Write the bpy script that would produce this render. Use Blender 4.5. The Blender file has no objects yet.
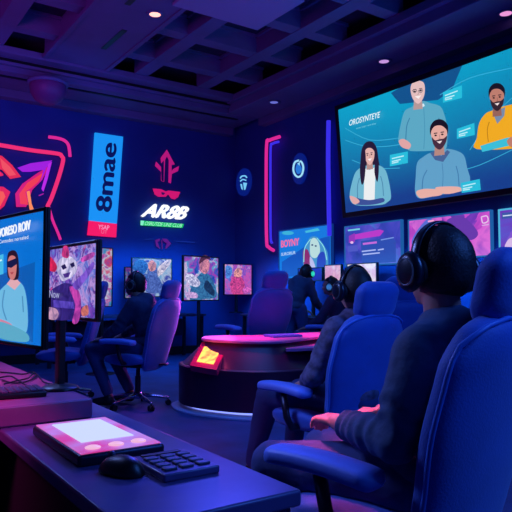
import bpy, bmesh, math, random
from math import sin, cos, pi, radians as R
from mathutils import Vector, Matrix, noise, geometry
random.seed(7)
scn = bpy.context.scene
COL = scn.collection

# ------------------------------------------------------------------ camera
FP = 620.0; H = 1.12; YAW = 34.5; PITCH = 3.32
sy, cy = sin(R(YAW)), cos(R(YAW)); cp, sp = cos(R(PITCH)), sin(R(PITCH))
CAM = Vector((0, 0, H))
FW = Vector((sy*cp, cy*cp, sp)); RT = Vector((cy, -sy, 0)); UP = RT.cross(FW)
def ray(x, y): return FW + RT*((x-256)/FP) - UP*((y-256)/FP)
def at_z(x, y, z):
    r = ray(x, y); return CAM + r*((z-H)/r.z)
def at_d(x, y, d): return CAM + ray(x, y)*d
def g(lat, d, z=0): return Vector((sy*d+cy*lat, cy*d-sy*lat, z))   # lateral / forward metres on the floor
def face(a): return R(a - YAW)          # rotation z for something facing a degrees left of the view axis
cam_d = bpy.data.cameras.new('camera'); cam = bpy.data.objects.new('camera', cam_d); COL.objects.link(cam)
cam.matrix_world = Matrix.Translation(CAM) @ Matrix((RT, UP, -FW)).transposed().to_4x4()
cam_d.sensor_width = 36; cam_d.lens = FP*36/512; cam_d.clip_start = .05; cam_d.clip_end = 100
scn.camera = cam

# ------------------------------------------------------------------ colours and materials
def lin(c): return tuple((v/12.92 if v <= .04045 else ((v+.055)/1.055)**2.4) for v in c)
def C(r, g_, b): return lin((r/255, g_/255, b/255))
def nodes(name):
    m = bpy.data.materials.new(name); m.use_nodes = True
    return m, m.node_tree, m.node_tree.nodes.get('Principled BSDF')
def mat(name, col, rough=.6, metal=0, var=.0, vscale=8, bump=0, bscale=60, sheen=0, coat=0, spec=None):
    m, t, p = nodes(name)
    p.inputs['Base Color'].default_value = (*col, 1); p.inputs['Roughness'].default_value = rough
    p.inputs['Metallic'].default_value = metal
    if sheen: p.inputs['Sheen Weight'].default_value = sheen
    if coat: p.inputs['Coat Weight'].default_value = coat
    if spec is not None: p.inputs['Specular IOR Level'].default_value = spec
    tc = t.nodes.new('ShaderNodeTexCoord')
    if var:
        n = t.nodes.new('ShaderNodeTexNoise'); n.inputs['Scale'].default_value = vscale; n.inputs['Detail'].default_value = 4
        t.links.new(tc.outputs['Object'], n.inputs['Vector'])
        rp = t.nodes.new('ShaderNodeValToRGB')
        rp.color_ramp.elements[0].position = .3; rp.color_ramp.elements[1].position = .7
        rp.color_ramp.elements[0].color = (*[c*(1-var) for c in col], 1)
        rp.color_ramp.elements[1].color = (*[min(1, c*(1+var)) for c in col], 1)
        t.links.new(n.outputs['Fac'], rp.inputs['Fac']); t.links.new(rp.outputs['Color'], p.inputs['Base Color'])
    if bump:
        n = t.nodes.new('ShaderNodeTexNoise'); n.inputs['Scale'].default_value = bscale; n.inputs['Detail'].default_value = 3
        t.links.new(tc.outputs['Object'], n.inputs['Vector'])
        b = t.nodes.new('ShaderNodeBump'); b.inputs['Strength'].default_value = bump; b.inputs['Distance'].default_value = .01
        t.links.new(n.outputs['Fac'], b.inputs['Height']); t.links.new(b.outputs['Normal'], p.inputs['Normal'])
    return m
def emit(name, col, s=1):
    m, t, p = nodes(name)
    p.inputs['Base Color'].default_value = (0.01, .01, .01, 1); p.inputs['Roughness'].default_value = .4
    p.inputs['Emission Color'].default_value = (*col, 1); p.inputs['Emission Strength'].default_value = s
    return m
def emit_vc(name, s):
    m, t, p = nodes(name)
    p.inputs['Base Color'].default_value = (0.01, .01, .01, 1)
    a = t.nodes.new('ShaderNodeAttribute'); a.attribute_name = 'Col'
    t.links.new(a.outputs['Color'], p.inputs['Emission Color']); p.inputs['Emission Strength'].default_value = s
    return m
def splash(name, cols, scale, off, s=1.0):
    """backlit panel showing busy game artwork: procedural"""
    m, t, p = nodes(name)
    p.inputs['Base Color'].default_value = (0.01, .01, .01, 1)
    tc = t.nodes.new('ShaderNodeTexCoord'); mp = t.nodes.new('ShaderNodeMapping'); mp.inputs['Location'].default_value = off
    t.links.new(tc.outputs['Object'], mp.inputs['Vector'])
    n = t.nodes.new('ShaderNodeTexNoise'); n.inputs['Scale'].default_value = scale; n.inputs['Detail'].default_value = 5
    n.inputs['Distortion'].default_value = 1.6
    t.links.new(mp.outputs['Vector'], n.inputs['Vector'])
    v = t.nodes.new('ShaderNodeTexVoronoi'); v.inputs['Scale'].default_value = scale*1.5
    mx0 = t.nodes.new('ShaderNodeMix'); mx0.data_type = 'VECTOR'; mx0.inputs[0].default_value = .25
    t.links.new(mp.outputs['Vector'], mx0.inputs[4]); t.links.new(n.outputs['Color'], mx0.inputs[5])
    t.links.new(mx0.outputs[1], v.inputs['Vector'])
    sep = t.nodes.new('ShaderNodeSeparateColor'); t.links.new(v.outputs['Color'], sep.inputs['Color'])
    ad = t.nodes.new('ShaderNodeMath'); ad.operation = 'ADD'
    m1 = t.nodes.new('ShaderNodeMath'); m1.operation = 'MULTIPLY'; m1.inputs[1].default_value = .45
    t.links.new(sep.outputs['Red'], m1.inputs[0])
    m2 = t.nodes.new('ShaderNodeMath'); m2.operation = 'MULTIPLY_ADD'; m2.inputs[1].default_value = 1.3; m2.inputs[2].default_value = -.38
    t.links.new(n.outputs['Fac'], m2.inputs[0])
    t.links.new(m1.outputs[0], ad.inputs[0]); t.links.new(m2.outputs[0], ad.inputs[1])
    rp = t.nodes.new('ShaderNodeValToRGB'); el = rp.color_ramp.elements
    while len(el) < len(cols): el.new(.5)
    for k, c in enumerate(cols):
        el[k].position = .08 + .84*k/(len(cols)-1); el[k].color = (*C(*c), 1)
    t.links.new(ad.outputs[0], rp.inputs['Fac'])
    t.links.new(rp.outputs['Color'], p.inputs['Emission Color']); p.inputs['Emission Strength'].default_value = s
    return m

def vc_art(name, s):
    m = emit_vc(name, s); t = m.node_tree; p = t.nodes['Principled BSDF']; a = [n for n in t.nodes if n.type == 'ATTRIBUTE'][0]
    tc = t.nodes.new('ShaderNodeTexCoord'); n = t.nodes.new('ShaderNodeTexNoise'); n.inputs['Scale'].default_value = 22; n.inputs['Detail'].default_value = 4; n.inputs['Distortion'].default_value = 1.2
    t.links.new(tc.outputs['Object'], n.inputs['Vector'])
    rp = t.nodes.new('ShaderNodeValToRGB'); el = rp.color_ramp.elements; el[0].position = .35; el[1].position = .68
    el[0].color = (.10, .12, .35, 1); el[1].color = (1, .95, 1.05, 1)
    t.links.new(n.outputs['Fac'], rp.inputs['Fac'])
    mx = t.nodes.new('ShaderNodeMix'); mx.data_type = 'RGBA'; mx.blend_type = 'MULTIPLY'; mx.inputs[0].default_value = .85
    t.links.new(a.outputs['Color'], mx.inputs[6]); t.links.new(rp.outputs['Color'], mx.inputs[7])
    t.links.new(mx.outputs[2], p.inputs['Emission Color']); return m
M = dict(
 wall=mat('navy_wall_paint', C(30, 72, 160), .75, var=.12, vscale=1.2),
 floor=mat('dark_carpet', C(45, 75, 135), .55, var=.25, vscale=3, bump=.2, bscale=200),
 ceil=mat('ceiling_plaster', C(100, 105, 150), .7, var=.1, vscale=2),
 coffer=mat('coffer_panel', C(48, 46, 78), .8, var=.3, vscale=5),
 chair=mat('chair_fabric', C(42, 92, 185), .62, var=.12, vscale=6, bump=.15, bscale=150, sheen=.3),
 pipe=mat('chair_piping', C(70, 120, 210), .45),
 armpad=mat('armrest_vinyl', C(105, 135, 225), .5, bump=.1, bscale=80),
 dmetal=mat('dark_metal', C(40, 42, 60), .35, .6),
 chrome=mat('polished_steel', C(170, 180, 210), .25, 1),
 blackp=mat('black_plastic', C(14, 14, 20), .4),
 bezel=mat('monitor_bezel', C(10, 10, 16), .45),
 deskt=mat('desk_laminate', C(95, 80, 130), .32, var=.15, vscale=10),
 deskb=mat('desk_body', C(20, 18, 30), .6),
 plat=mat('riser_laminate', C(150, 75, 120), .4, var=.12, vscale=12),
 wine=mat('counter_wine_lacquer', C(88, 26, 62), .35, var=.1, vscale=4),
 ctop=mat('counter_top_gloss', C(235, 130, 190), .35),
 skin=mat('skin', C(205, 140, 125), .5, var=.08, vscale=12),
 hair=mat('dark_hair', C(22, 18, 24), .55, var=.4, vscale=60, bump=.25, bscale=120),
 jacket=mat('slate_jacket_cloth', C(62, 84, 118), .8, var=.15, vscale=9, bump=.5, bscale=24),
 jacket2=mat('plaid_cloth', C(95, 85, 115), .8, var=.5, vscale=26, bump=.5, bscale=30),
 jacket3=mat('navy_sweater', C(45, 52, 85), .85, var=.2, vscale=9, bump=.4, bscale=30),
 pants=mat('dark_trousers', C(52, 62, 115), .85, var=.15, vscale=8, bump=.4, bscale=22),
 shoe=mat('dark_shoe', C(24, 22, 34), .5, var=.2),
 headset=mat('headset_plastic', C(26, 26, 40), .3),
 cushion=mat('headset_cushion', C(16, 16, 24), .7),
 deskfar=mat('far_desk', C(50, 55, 90), .5),
 tabbody=mat('pale_plastic', C(190, 150, 200), .35),
 keys=mat('key_plastic', C(70, 68, 95), .45),
 dome=mat('dome_plastic', C(120, 60, 120), .5),
 vc=emit_vc('lit_picture', 1.0),
 vcart=vc_art('lit_game_figure', 1.1),
 vcdim=emit_vc('lit_picture_soft', .95),
)

# ------------------------------------------------------------------ mesh builder
class MB:
    def __init__(s): s.v = []; s.f = []; s.c = []
    def add(s, vs, fs, col=None):
        o = len(s.v); s.v += [Vector(v) for v in vs]; s.f += [[i+o for i in f] for f in fs]
        s.c += [col]*len(fs)
        return s
    def box(s, c, size, rot=None):
        c = Vector(c); hx, hy, hz = [d/2 for d in size]
        vs = [Vector((x*hx, y*hy, z*hz)) for z in (-1, 1) for y in (-1, 1) for x in (-1, 1)]
        if rot is not None: vs = [rot @ v for v in vs]
        return s.add([c+v for v in vs], [(0,2,3,1),(4,5,7,6),(0,1,5,4),(2,6,7,3),(0,4,6,2),(1,3,7,5)])
    def rings(s, rings, close=True):
        n = len(rings[0]); vs = [v for r in rings for v in r]; fs = []
        for i in range(len(rings)-1):
            for j in range(n):
                k = (j+1) % n
                fs.append((i*n+j, i*n+k, (i+1)*n+k, (i+1)*n+j))
        if close:
            fs.append(tuple(reversed(range(n)))); fs.append(tuple(range((len(rings)-1)*n, len(rings)*n)))
        return s.add(vs, fs)
    def cyl(s, a, b, r0, r1=None, n=16):
        a, b = Vector(a), Vector(b); r1 = r0 if r1 is None else r1
        d = (b-a).normalized(); q = d.to_track_quat('Z', 'Y')
        return s.rings([[p + q @ Vector((r*cos(2*pi*i/n), r*sin(2*pi*i/n), 0)) for i in range(n)] for p, r in ((a, r0), (b, r1))])
    def tube(s, pts, r, n=10, closed=False):
        pts = [Vector(p) for p in pts]; rg = []; m = len(pts)
        ref = None
        for i, p in enumerate(pts):
            a = pts[(i-1) % m] if closed or i > 0 else p
            b = pts[(i+1) % m] if closed or i < m-1 else p
            d = (b-a).normalized()
            if ref is None: ref = d.orthogonal().normalized()
            ref = (ref - d*ref.dot(d)).normalized(); bi = d.cross(ref)
            rr = r[i] if isinstance(r, (list, tuple)) else r
            rg.append([p + ref*rr*cos(2*pi*k/n) + bi*rr*sin(2*pi*k/n) for k in range(n)])
        if closed: rg.append(rg[0]); return s.rings(rg, False)
        return s.rings(rg)
    def lathe(s, prof, c=(0,0,0), n=24, rot=None):
        c = Vector(c); rg = []
        for r, z in prof:
            rr = [Vector((max(r, .0004)*cos(2*pi*i/n), max(r, .0004)*sin(2*pi*i/n), z)) for i in range(n)]
            rg.append([c + (rot @ v if rot is not None else v) for v in rr])
        return s.rings(rg)
    def ell(s, c, r, rot=None, n=14, m=20):
        c = Vector(c); r = (r, r, r) if not hasattr(r, '__len__') else r; rg = []
        for i in range(n+1):
            t = max(.02, min(pi-.02, pi*i/n)); ring = []
            for j in range(m):
                v = Vector((r[0]*sin(t)*cos(2*pi*j/m), r[1]*sin(t)*sin(2*pi*j/m), -r[2]*cos(t)))
                ring.append(c + (rot @ v if rot is not None else v))
            rg.append(ring)
        return s.rings(rg)
    def cap(s, pts, rs, n=14):
        """chain of tapered capsules"""
        for i in range(len(pts)):
            s.ell(pts[i], rs[i], n=10, m=n)
            if i: s.cyl(pts[i-1], pts[i], rs[i-1]*.995, rs[i]*.995, n)
        return s
    def prism(s, pts, z0, z1):
        return s.rings([[Vector((p[0], p[1], z)) for p in pts] for z in (z0, z1)])
    def poly(s, pts, col=None):
        pts = [Vector(p) for p in pts]
        return s.add(pts, [tuple(t) for t in geometry.tessellate_polygon([pts])], col)
    def build(s, name, m, parent=None, bevel=0, smooth=True, seg=3):
        me = bpy.data.meshes.new(name); me.from_pydata([tuple(v) for v in s.v], [], s.f)
        o = bpy.data.objects.new(name, me); COL.objects.link(o)
        if any(c is not None for c in s.c):
            a = me.color_attributes.new('Col', 'FLOAT_COLOR', 'CORNER'); k = 0
            for pi_, p in enumerate(me.polygons):
                c = s.c[pi_] or (0, 0, 0)
                for li in range(p.loop_total):
                    cc = c(me.vertices[me.loops[p.loop_start+li].vertex_index].co) if callable(c) else c
                    a.data[p.loop_start+li].color = (*cc, 1)
        else:
            b = bmesh.new(); b.from_mesh(me); bmesh.ops.recalc_face_normals(b, faces=b.faces); b.to_mesh(me); b.free()
        me.materials.append(m)
        if bevel:
            md = o.modifiers.new('bevel', 'BEVEL'); md.width = bevel; md.segments = seg; md.limit_method = 'ANGLE'; md.angle_limit = R(50)
            md.harden_normals = False
        if smooth:
            for p in me.polygons: p.use_smooth = True
            if bevel or smooth == 'auto':
                me.set_sharp_from_angle(angle=R(38))
        if parent: o.parent = parent
        return o
    def organic(s, name, m, parent=None, voxel=.012, it=4, wob=0, wscale=14, fn=None):
        """voxel-union of the shapes into one continuous surface, baked"""
        o = s.build(name, m, None)
        md = o.modifiers.new('r', 'REMESH'); md.mode = 'VOXEL'; md.voxel_size = voxel; md.use_smooth_shade = True
        sm = o.modifiers.new('s', 'SMOOTH'); sm.factor = .5; sm.iterations = it
        dg = bpy.context.evaluated_depsgraph_get()
        me = bpy.data.meshes.new_from_object(o.evaluated_get(dg)); old = o.data
        o.modifiers.clear(); o.data = me; bpy.data.meshes.remove(old); me.name = name
        if not me.materials: me.materials.append(m)
        if wob or fn:
            ns = [v.normal.copy() for v in me.vertices]
            for v, nn in zip(me.vertices, ns):
                d = 0
                if wob: d += wob*noise.noise(v.co*wscale) + wob*.5*noise.noise(v.co*wscale*2.3)
                if fn: d += fn(v.co)
                v.co += nn*d
        for p in me.polygons: p.use_smooth = True
        if parent: o.parent = parent
        return o

def tag(o, label=None, cat=None, group=None, kind=None):
    if label: o['label'] = label
    if cat: o['category'] = cat
    if group: o['group'] = group
    if kind: o['kind'] = kind
    return o
def empty(name, loc=(0,0,0), rz=0):
    o = bpy.data.objects.new(name, None); COL.objects.link(o); o.location = loc; o.rotation_euler = (0, 0, rz)
    o.empty_display_size = .1
    return o
def kids(o): return [c for c in bpy.data.objects if c.parent == o]
def copy_tree(o, parent=None):
    ch = kids(o)
    c = o.copy(); COL.objects.link(c); c.parent = parent
    for k in ch: copy_tree(k, c)
    return c
def crom(pts, k=5, closed=True):
    n = len(pts); out = []
    rng = range(n if closed else n-1)
    P = [Vector(p) for p in pts]
    for i in rng:
        if closed: a, b, c, d = P[i-1], P[i], P[(i+1) % n], P[(i+2) % n]
        else: a, b, c, d = P[max(0, i-1)], P[i], P[i+1], P[min(n-1, i+2)]
        for j in range(k):
            t = j/k
            out.append(.5*((2*b)+(c-a)*t+(2*a-5*b+4*c-d)*t*t+(3*b-a-3*c+d)*t**3))
    if not closed: out.append(P[-1])
    return out

# ------------------------------------------------------------------ room shell
XR, YL, ZC, ZS = 6.46, 10.12, 4.5, 4.25
def struct(o): o['kind'] = 'structure'; return o
struct(MB().box((1.5, 4.5, -.05), (10.2, 11.6, .1)).build('floor', M['floor'], smooth=False))
w = MB().box((1.5, YL+.1, 2.4), (10.2, .2, 4.9))
struct(w.build('wall_left', M['wall'], smooth=False))
struct(MB().box((XR+.1, 4.5, 2.4), (.2, 11.6, 4.9)).build('wall_right', M['wall'], smooth=False))
# coffered ceiling: a dark slab with a lattice of beams below
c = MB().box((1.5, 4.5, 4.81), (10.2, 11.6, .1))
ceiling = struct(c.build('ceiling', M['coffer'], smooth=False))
b = MB()
xs = [5.0, 3.9, -0.1+1.85, .75, -.25, -1.25, -2.25]
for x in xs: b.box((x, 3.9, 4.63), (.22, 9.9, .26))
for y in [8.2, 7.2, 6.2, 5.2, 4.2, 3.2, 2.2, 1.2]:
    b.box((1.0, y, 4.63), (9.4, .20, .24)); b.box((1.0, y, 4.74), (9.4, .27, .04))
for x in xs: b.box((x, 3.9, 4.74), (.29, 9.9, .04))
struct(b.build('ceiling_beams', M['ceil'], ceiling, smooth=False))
b = MB().box((2.88, 3.9, 4.62), (.92, 9.9, .32)); 
for dx in (-.46, .46): b.box((2.88+dx, 3.9, 4.47), (.06, 9.9, .05))
struct(b.build('ceiling_main_beam', M['ceil'], ceiling, smooth=False))
b = MB()
for (x, y, l) in ((3.0, 7.7, .75), (2.75, 6.2, .9), (3.0, 4.2, .8)): b.box((x, y, 4.458), (.07, l, .006))
struct(b.build('ceiling_air_slot', M['blackp'], ceiling, smooth=False))
# soffit round the two walls with a stepped cove
b = MB()
b.box((1.2, 9.62, 4.37), (10.2, 1.0, .24)); b.box((1.2, 9.2, 4.40), (10.2, .3, .14)); b.box((1.2, 8.98, 4.47), (10.2, .26, .1))
b.box((1.2, 10.02, 4.19), (10.2, .2, .13))
b.box((6.07, 4.0, 4.37), (.8, 10.2, .24)); b.box((5.66, 4.0, 4.45), (.12, 10.2, .12)); b.box((6.38, 4.0, 4.19), (.16, 10.2, .13))
struct(b.build('trim_1', M['ceil'], smooth=False, bevel=.012, seg=2))
b = MB().box((1.2, 9.34, 4.243), (9.6, .06, .012)).box((1.2, 9.052, 4.39), (9.6, .02, .04))
struct(b.build('trim_2', M['blackp'], smooth=False))
struct(MB().box((1.5, YL-.012, .07), (9.9, .024, .14)).build('baseboard_left', M['deskb'], smooth=False))
struct(MB().box((XR-.012, 4.5, .07), (.024, 11.2, .14)).build('baseboard_right', M['deskb'], smooth=False))
# lighter access panel in the ceiling
pc = at_z(226, 4, 4.43)
pn = MB().box((pc.x+.1, pc.y-.1, 4.44), (1.2, .95, .04)).build('ceiling_panel', mat('panel_plaster', C(150, 150, 190), .6), smooth=False, bevel=.01)
tag(pn, 'pale rectangular access panel among the dark ceiling coffers', 'ceiling panel')

# ------------------------------------------------------------------ downlights
def downlight(x, y, z, label, col, s):
    p = at_z(x, y, z)
    r = empty('ceiling_light', (p.x, p.y, z)); tag(r, label, 'ceiling light')
    MB().lathe([(.05, -.002), (.085, -.014), (.105, -.012), (.11, 0), (.05, .0)], n=28).build('trim_ring', M['ceil'], r)
    MB().lathe([(.0, -.006), (.07, -.008), (.075, -.003), (0, -.002)], n=24).build('lens', emit('downlight_lens_%d' % x, col, s), r)
    return p
dl = [downlight(155, 14, 4.46, 'warm round downlight in the wide ceiling beam', C(255, 170, 160), 2.0),
      downlight(274, 102, ZS, 'small bluish round downlight in the soffit nearest the room corner', C(120, 130, 240), .7),
      downlight(384, 61, ZS, 'dim pinkish round downlight in the soffit above the huge screen', C(200, 150, 225), 1.0),
      downlight(506, 13, ZS, 'pink round downlight in the soffit at the upper right edge', C(220, 140, 200), 1.2)]

# dome hanging from the soffit
p = at_d(48, 93, 9.0)
r = empty('ceiling_dome', (p.x, p.y, ZS)); tag(r, 'dark purple dome hanging below the soffit above the neon star', 'dome')
MB().lathe([(.0, -.42), (.10, -.405), (.19, -.35), (.245, -.26), (.26, -.17), (.25, -.12), (.2, -.1), (0, -.1)], n=32).build('dome', M['dome'], r)
MB().lathe([(.28, -.13), (.29, -.11), (.28, -.08), (.12, -.06), (.1, 0), (0, 0), (0, -.13)], n=32).build('mounting_plate', M['ceil'], r)

# ------------------------------------------------------------------ flat panels and what they show
class Plane:
    """a flat face in the room: local x right, z up, front towards local -y"""
    def __init__(s, o, rz, tilt=0, roll=0):
        s.m = Matrix.Translation(Vector(o)) @ Matrix.Rotation(rz, 4, 'Z') @ Matrix.Rotation(tilt, 4, 'X') @ Matrix.Rotation(roll, 4, 'Y')
        s.i = s.m.inverted()
    def L(s, x, y):
        a = s.i @ CAM; d = s.i.to_3x3() @ ray(x, y); t = -a.y/d.y; q = a + d*t
        return q.x, q.z
    def box(s, xa, ya, xb, yb):
        p = [s.L(xa, ya), s.L(xb, yb)]
        return p[0][0], p[1][1], p[1][0], p[0][1]
def place(o, pl): o.matrix_world = pl.m; return o
FONT_CACHE = {}
def text_part(pl, s, quad, m, name='lettering', parent=None, y=-.004, shear=0, bold=0, rot90=False, depth=.0008):
    """letters fitted to the parallelogram whose photo corners are quad = (lower-left, lower-right, upper-left)"""
    cu = bpy.data.curves.new('t', 'FONT'); cu.body = s; cu.extrude = 0; cu.shear = shear
    ob = bpy.data.objects.new('t', cu); COL.objects.link(ob)
    me = bpy.data.meshes.new_from_object(ob.evaluated_get(bpy.context.evaluated_depsgraph_get()))
    bpy.data.objects.remove(ob)
    xs_ = [v.co.x for v in me.vertices]; ys_ = [v.co.y for v in me.vertices]
    x0, x1, y0, y1 = min(xs_), max(xs_), min(ys_), max(ys_)
    A, B, D = [Vector(pl.L(*q)) for q in quad]
    if bold:      # heavier strokes: the outline repeated a hair to each side
        bm = bmesh.new(); bm.from_mesh(me); src = bm.copy(); k_ = 0
        bm.free(); bm = bmesh.new()
        for dx, dy in ((-1, 0), (1, 0), (0, 1), (0, -1), (0, 0)):
            vm = {v: bm.verts.new((v.co.x+dx*bold, v.co.y+dy*bold*.6, 0)) for v in src.verts}
            for f in src.faces: bm.faces.new([vm[v] for v in f.verts])
        bm.to_mesh(me); bm.free(); src.free(); lay = len(me.vertices)//5
        ky = {i: -.0005*(i//lay) for i in range(len(me.vertices))}
    else: ky = {}
    for v in me.vertices:
        q = A + (B-A)*((v.co.x-x0)/(x1-x0)) + (D-A)*((v.co.y-y0)/(y1-y0))
        v.co = (q.x, y+ky.get(v.index, 0), q.y)
    me.name = name; me.materials.clear(); me.materials.append(m)
    o = bpy.data.objects.new(name, me); COL.objects.link(o)
    if parent: o.parent = parent
    else: place(o, pl)
    return o
class Pic:
    def __init__(s, pl, y0=-.002, dy=.00025): s.pl = pl; s.mb = MB(); s.y = y0; s.dy = dy
    def P(s, pts, col, smooth=False):
        q = [Vector((*s.pl.L(*p), 0)) for p in pts]
        if smooth: q = crom(q, 4)
        s.y -= s.dy
        s.mb.poly([(v.x, s.y, v.y) for v in q], C(*col) if not callable(col) else col); return s
    def E(s, x, y, rx, ry, col, n=20, sl=0):
        return s.P([(x+rx*cos(2*pi*k/n)+sl*ry*sin(2*pi*k/n), y+ry*sin(2*pi*k/n)) for k in range(n)], col)
    def S(s, pts, wd, col, smooth=True):
        """a stroke wd photo-pixels wide"""
        q = [Vector((p[0], p[1], 0)) for p in pts]
        if smooth and len(q) > 2: q = crom(q, 4, False)
        a, b = [], []
        for i, p in enumerate(q):
            d = (q[min(i+1, len(q)-1)]-q[max(i-1, 0)]); d = Vector((-d.y, d.x, 0)).normalized()*wd/2
            a.append((p+d)[:2]); b.append((p-d)[:2])
        return s.P(a+b[::-1], col)
    def build(s, name='picture', m=None, parent=None): return s.mb.build(name, m or M['vc'], parent, smooth=False)

def panel(name, pl, x0, z0, x1, z1, th, bez, label, cat, frame_m=None, screen_m=None, group=None):
    """framed flat display; returns its root whose local frame is the plane's"""
    r = bpy.data.objects.new(name, None); COL.objects.link(r); r.matrix_world = pl.m; tag(r, label, cat, group)
    cx, cz = (x0+x1)/2, (z0+z1)/2
    f = MB()
    W, Hh = x1-x0+2*bez, z1-z0+2*bez
    f.box((cx, th/2+.004, cz), (W, th, Hh))
    bd = .02 if th > .015 else .007
    for s_ in (-1, 1):
        f.box((cx+s_*(W/2-bez/2), .004-bd/4, cz), (bez, bd, Hh)); f.box((cx, .004-bd/4, cz+s_*(Hh/2-bez/2)), (W-2*bez, bd, bez))
    f.build('frame', frame_m or M['bezel'], r, bevel=min(.006, bez*.3), seg=2)
    MB().box((cx, .0035, cz), (x1-x0, .006, z1-z0)).build('screen', screen_m or M['blackp'], r, smooth=False)
    return r
RZ_R = -pi/2     # faces away from the right wall
def wallR_plane(px, py, off=.07, tilt=0):
    r = ray(px, py); p = CAM + r*((XR-off)/r.x); return Plane(p, RZ_R, tilt)
def wallL_plane(px, py, off=.07, roll=0):
    r = ray(px, py); p = CAM + r*((YL-off)/r.y); return Plane(p, 0, 0, roll)

# --- huge screen with four presenters
pl = wallR_plane(425, 140, .32, tilt=R(5))
x0, z0 = pl.L(346, 211.5); x1 = pl.L(560, 150)[0]; z1 = pl.L(338, 108.5)[1]; x0 = (x0+pl.L(338, 108.5)[0])/2
z1 = (pl.L(338, 108.5)[1]+pl.L(512, 50)[1])/2; z0 = (pl.L(348, 212)[1]+pl.L(512, 188)[1])/2
def bgcol(co):
    t = (co.z-z0)/(z1-z0); u = (co.x-x0)/(x1-x0)
    a, b_ = Vector(C(22, 62, 140)), Vector(C(10, 165, 205))
    k = max(0, min(1, t*1.15-.1)); k = k*(1-.35*abs(u-.35))
    return tuple(a.lerp(b_, k))
big = panel('video_wall', pl, x0, z0, x1, z1, .12, .07, 'huge tilted wall screen showing four presenters on blue', 'screen')
P = Pic(pl); nn = 14
vs, fs = [], []
for j in range(nn+1):
    for i in range(nn+1): vs.append((x0+(x1-x0)*i/nn, -.0015, z0+(z1-z0)*j/nn))
for j in range(nn):
    for i in range(nn): k = j*(nn+1)+i; fs.append((k, k+1, k+nn+2, k+nn+1))
P.mb.add(vs, fs, bgcol)
P.P([(391,93),(402,86.5),(411,84),(423,77),(463,64),(452,90),(438,100),(400,104)], (18, 82, 140))
for a in ([(345,140),(365,146),(390,146),(415,140),(430,128)], [(352,160),(375,168),(400,168)], [(440,95),(470,78),(512,68)], [(470,150),(490,120),(512,98)],
          [(455,172),(480,165),(512,150)], [(345,128),(370,140),(400,138)]):
    P.S(a, .7, (60, 175, 215))
def face_on(P, x, y, rx, ry, skin, hair, beard=None, glasses=False, bald=False, smile=True, t=-.2):
    P.P([(x-rx*.5, y+ry*.5), (x+rx*.55, y+ry*.4), (x+rx*.7, y+ry*1.5), (x-rx*.6, y+ry*1.6)], tuple(int(c*.8) for c in skin))
    P.P([(x-rx, y-ry*.2), (x-rx*.75, y-ry*.8), (x, y-ry), (x+rx*.8, y-ry*.85), (x+rx, y-ry*.25), (x+rx*.8, y+ry*.5), (x+rx*.1, y+ry*1.05), (x-rx*.65, y+ry*.65)], skin, True)
    if beard: P.P([(x-rx*.9, y+ry*.1), (x-rx*.5, y+ry*.35), (x+rx*.1, y+ry*.25), (x+rx*.6, y+ry*.2), (x+rx, y-ry*.0), (x+rx*.8, y+ry*.6), (x+rx*.1, y+ry*1.1), (x-rx*.65, y+ry*.75)], beard, True)
    if beard: P.P([(x-rx*.3, y+ry*.45), (x+rx*.4, y+ry*.38), (x+rx*.1, y+ry*.62)], (245, 225, 225))
    elif smile: P.P([(x-rx*.4, y+ry*.4), (x+rx*.5, y+ry*.3), (x+rx*.1, y+ry*.62)], (250, 235, 235))
    if not bald: P.P([(x-rx*1.08, y-ry*.05), (x-rx*1.1, y-ry*.75), (x-rx*.5, y-ry*1.25), (x+rx*.4, y-ry*1.3), (x+rx*1.1, y-ry*.85), (x+rx*1.08, y-ry*.1), (x+rx*.92, y-ry*.5), (x+rx*.3, y-ry*.82), (x-rx*.5, y-ry*.78), (x-rx*.92, y-ry*.45)], hair, True)
    for sx in (-.42, .42):
        P.E(x+rx*sx, y-ry*(.08+sx*.1), rx*.16, ry*.07, (40, 25, 30))
        P.S([(x+rx*(sx-.22), y-ry*(.24+sx*.1)), (x+rx*(sx+.22), y-ry*(.28+sx*.1))], ry*.08, hair if not bald else (120, 90, 90))
        if glasses: P.S([(x+rx*(sx-.3), y-ry*.12), (x+rx*sx, y-ry*.2), (x+rx*(sx+.3), y-ry*.16), (x+rx*sx, y+ry*.08), (x+rx*(sx-.3), y-ry*.12)], .5, (60, 70, 90))
    P.S([(x+rx*.05, y-ry*.1), (x+rx*.12, y+ry*.2), (x-rx*.05, y+ry*.22)], .5, tuple(int(c*.75) for c in skin))
# bald man, teal jumper
P.P([(405,111),(412,107),(416,103),(424,101),(430,103),(440,106),(444,113),(447,126),(447,146),(441,150),(411,151),(407,146),(400,143),(398.5,139),(401,124)], (92, 168, 196), True)
P.P([(416,106),(424,103.5),(425,106),(419,109)], (215, 235, 245))
P.S([(406,140),(407,126),(410,118)], .9, (55, 125, 165)); P.S([(441,145),(441,128),(439,118)], .9, (55, 125, 165)); P.S([(424,108),(425,130),(424,149)], .7, (70, 145, 180))
P.P([(399,141),(404,139),(411,144),(409,149),(402,147)], (225, 165, 165), True)
face_on(P, 418, 92, 7.2, 11.2, (228, 190, 190), (90, 70, 80), glasses=True, bald=True)
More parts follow.
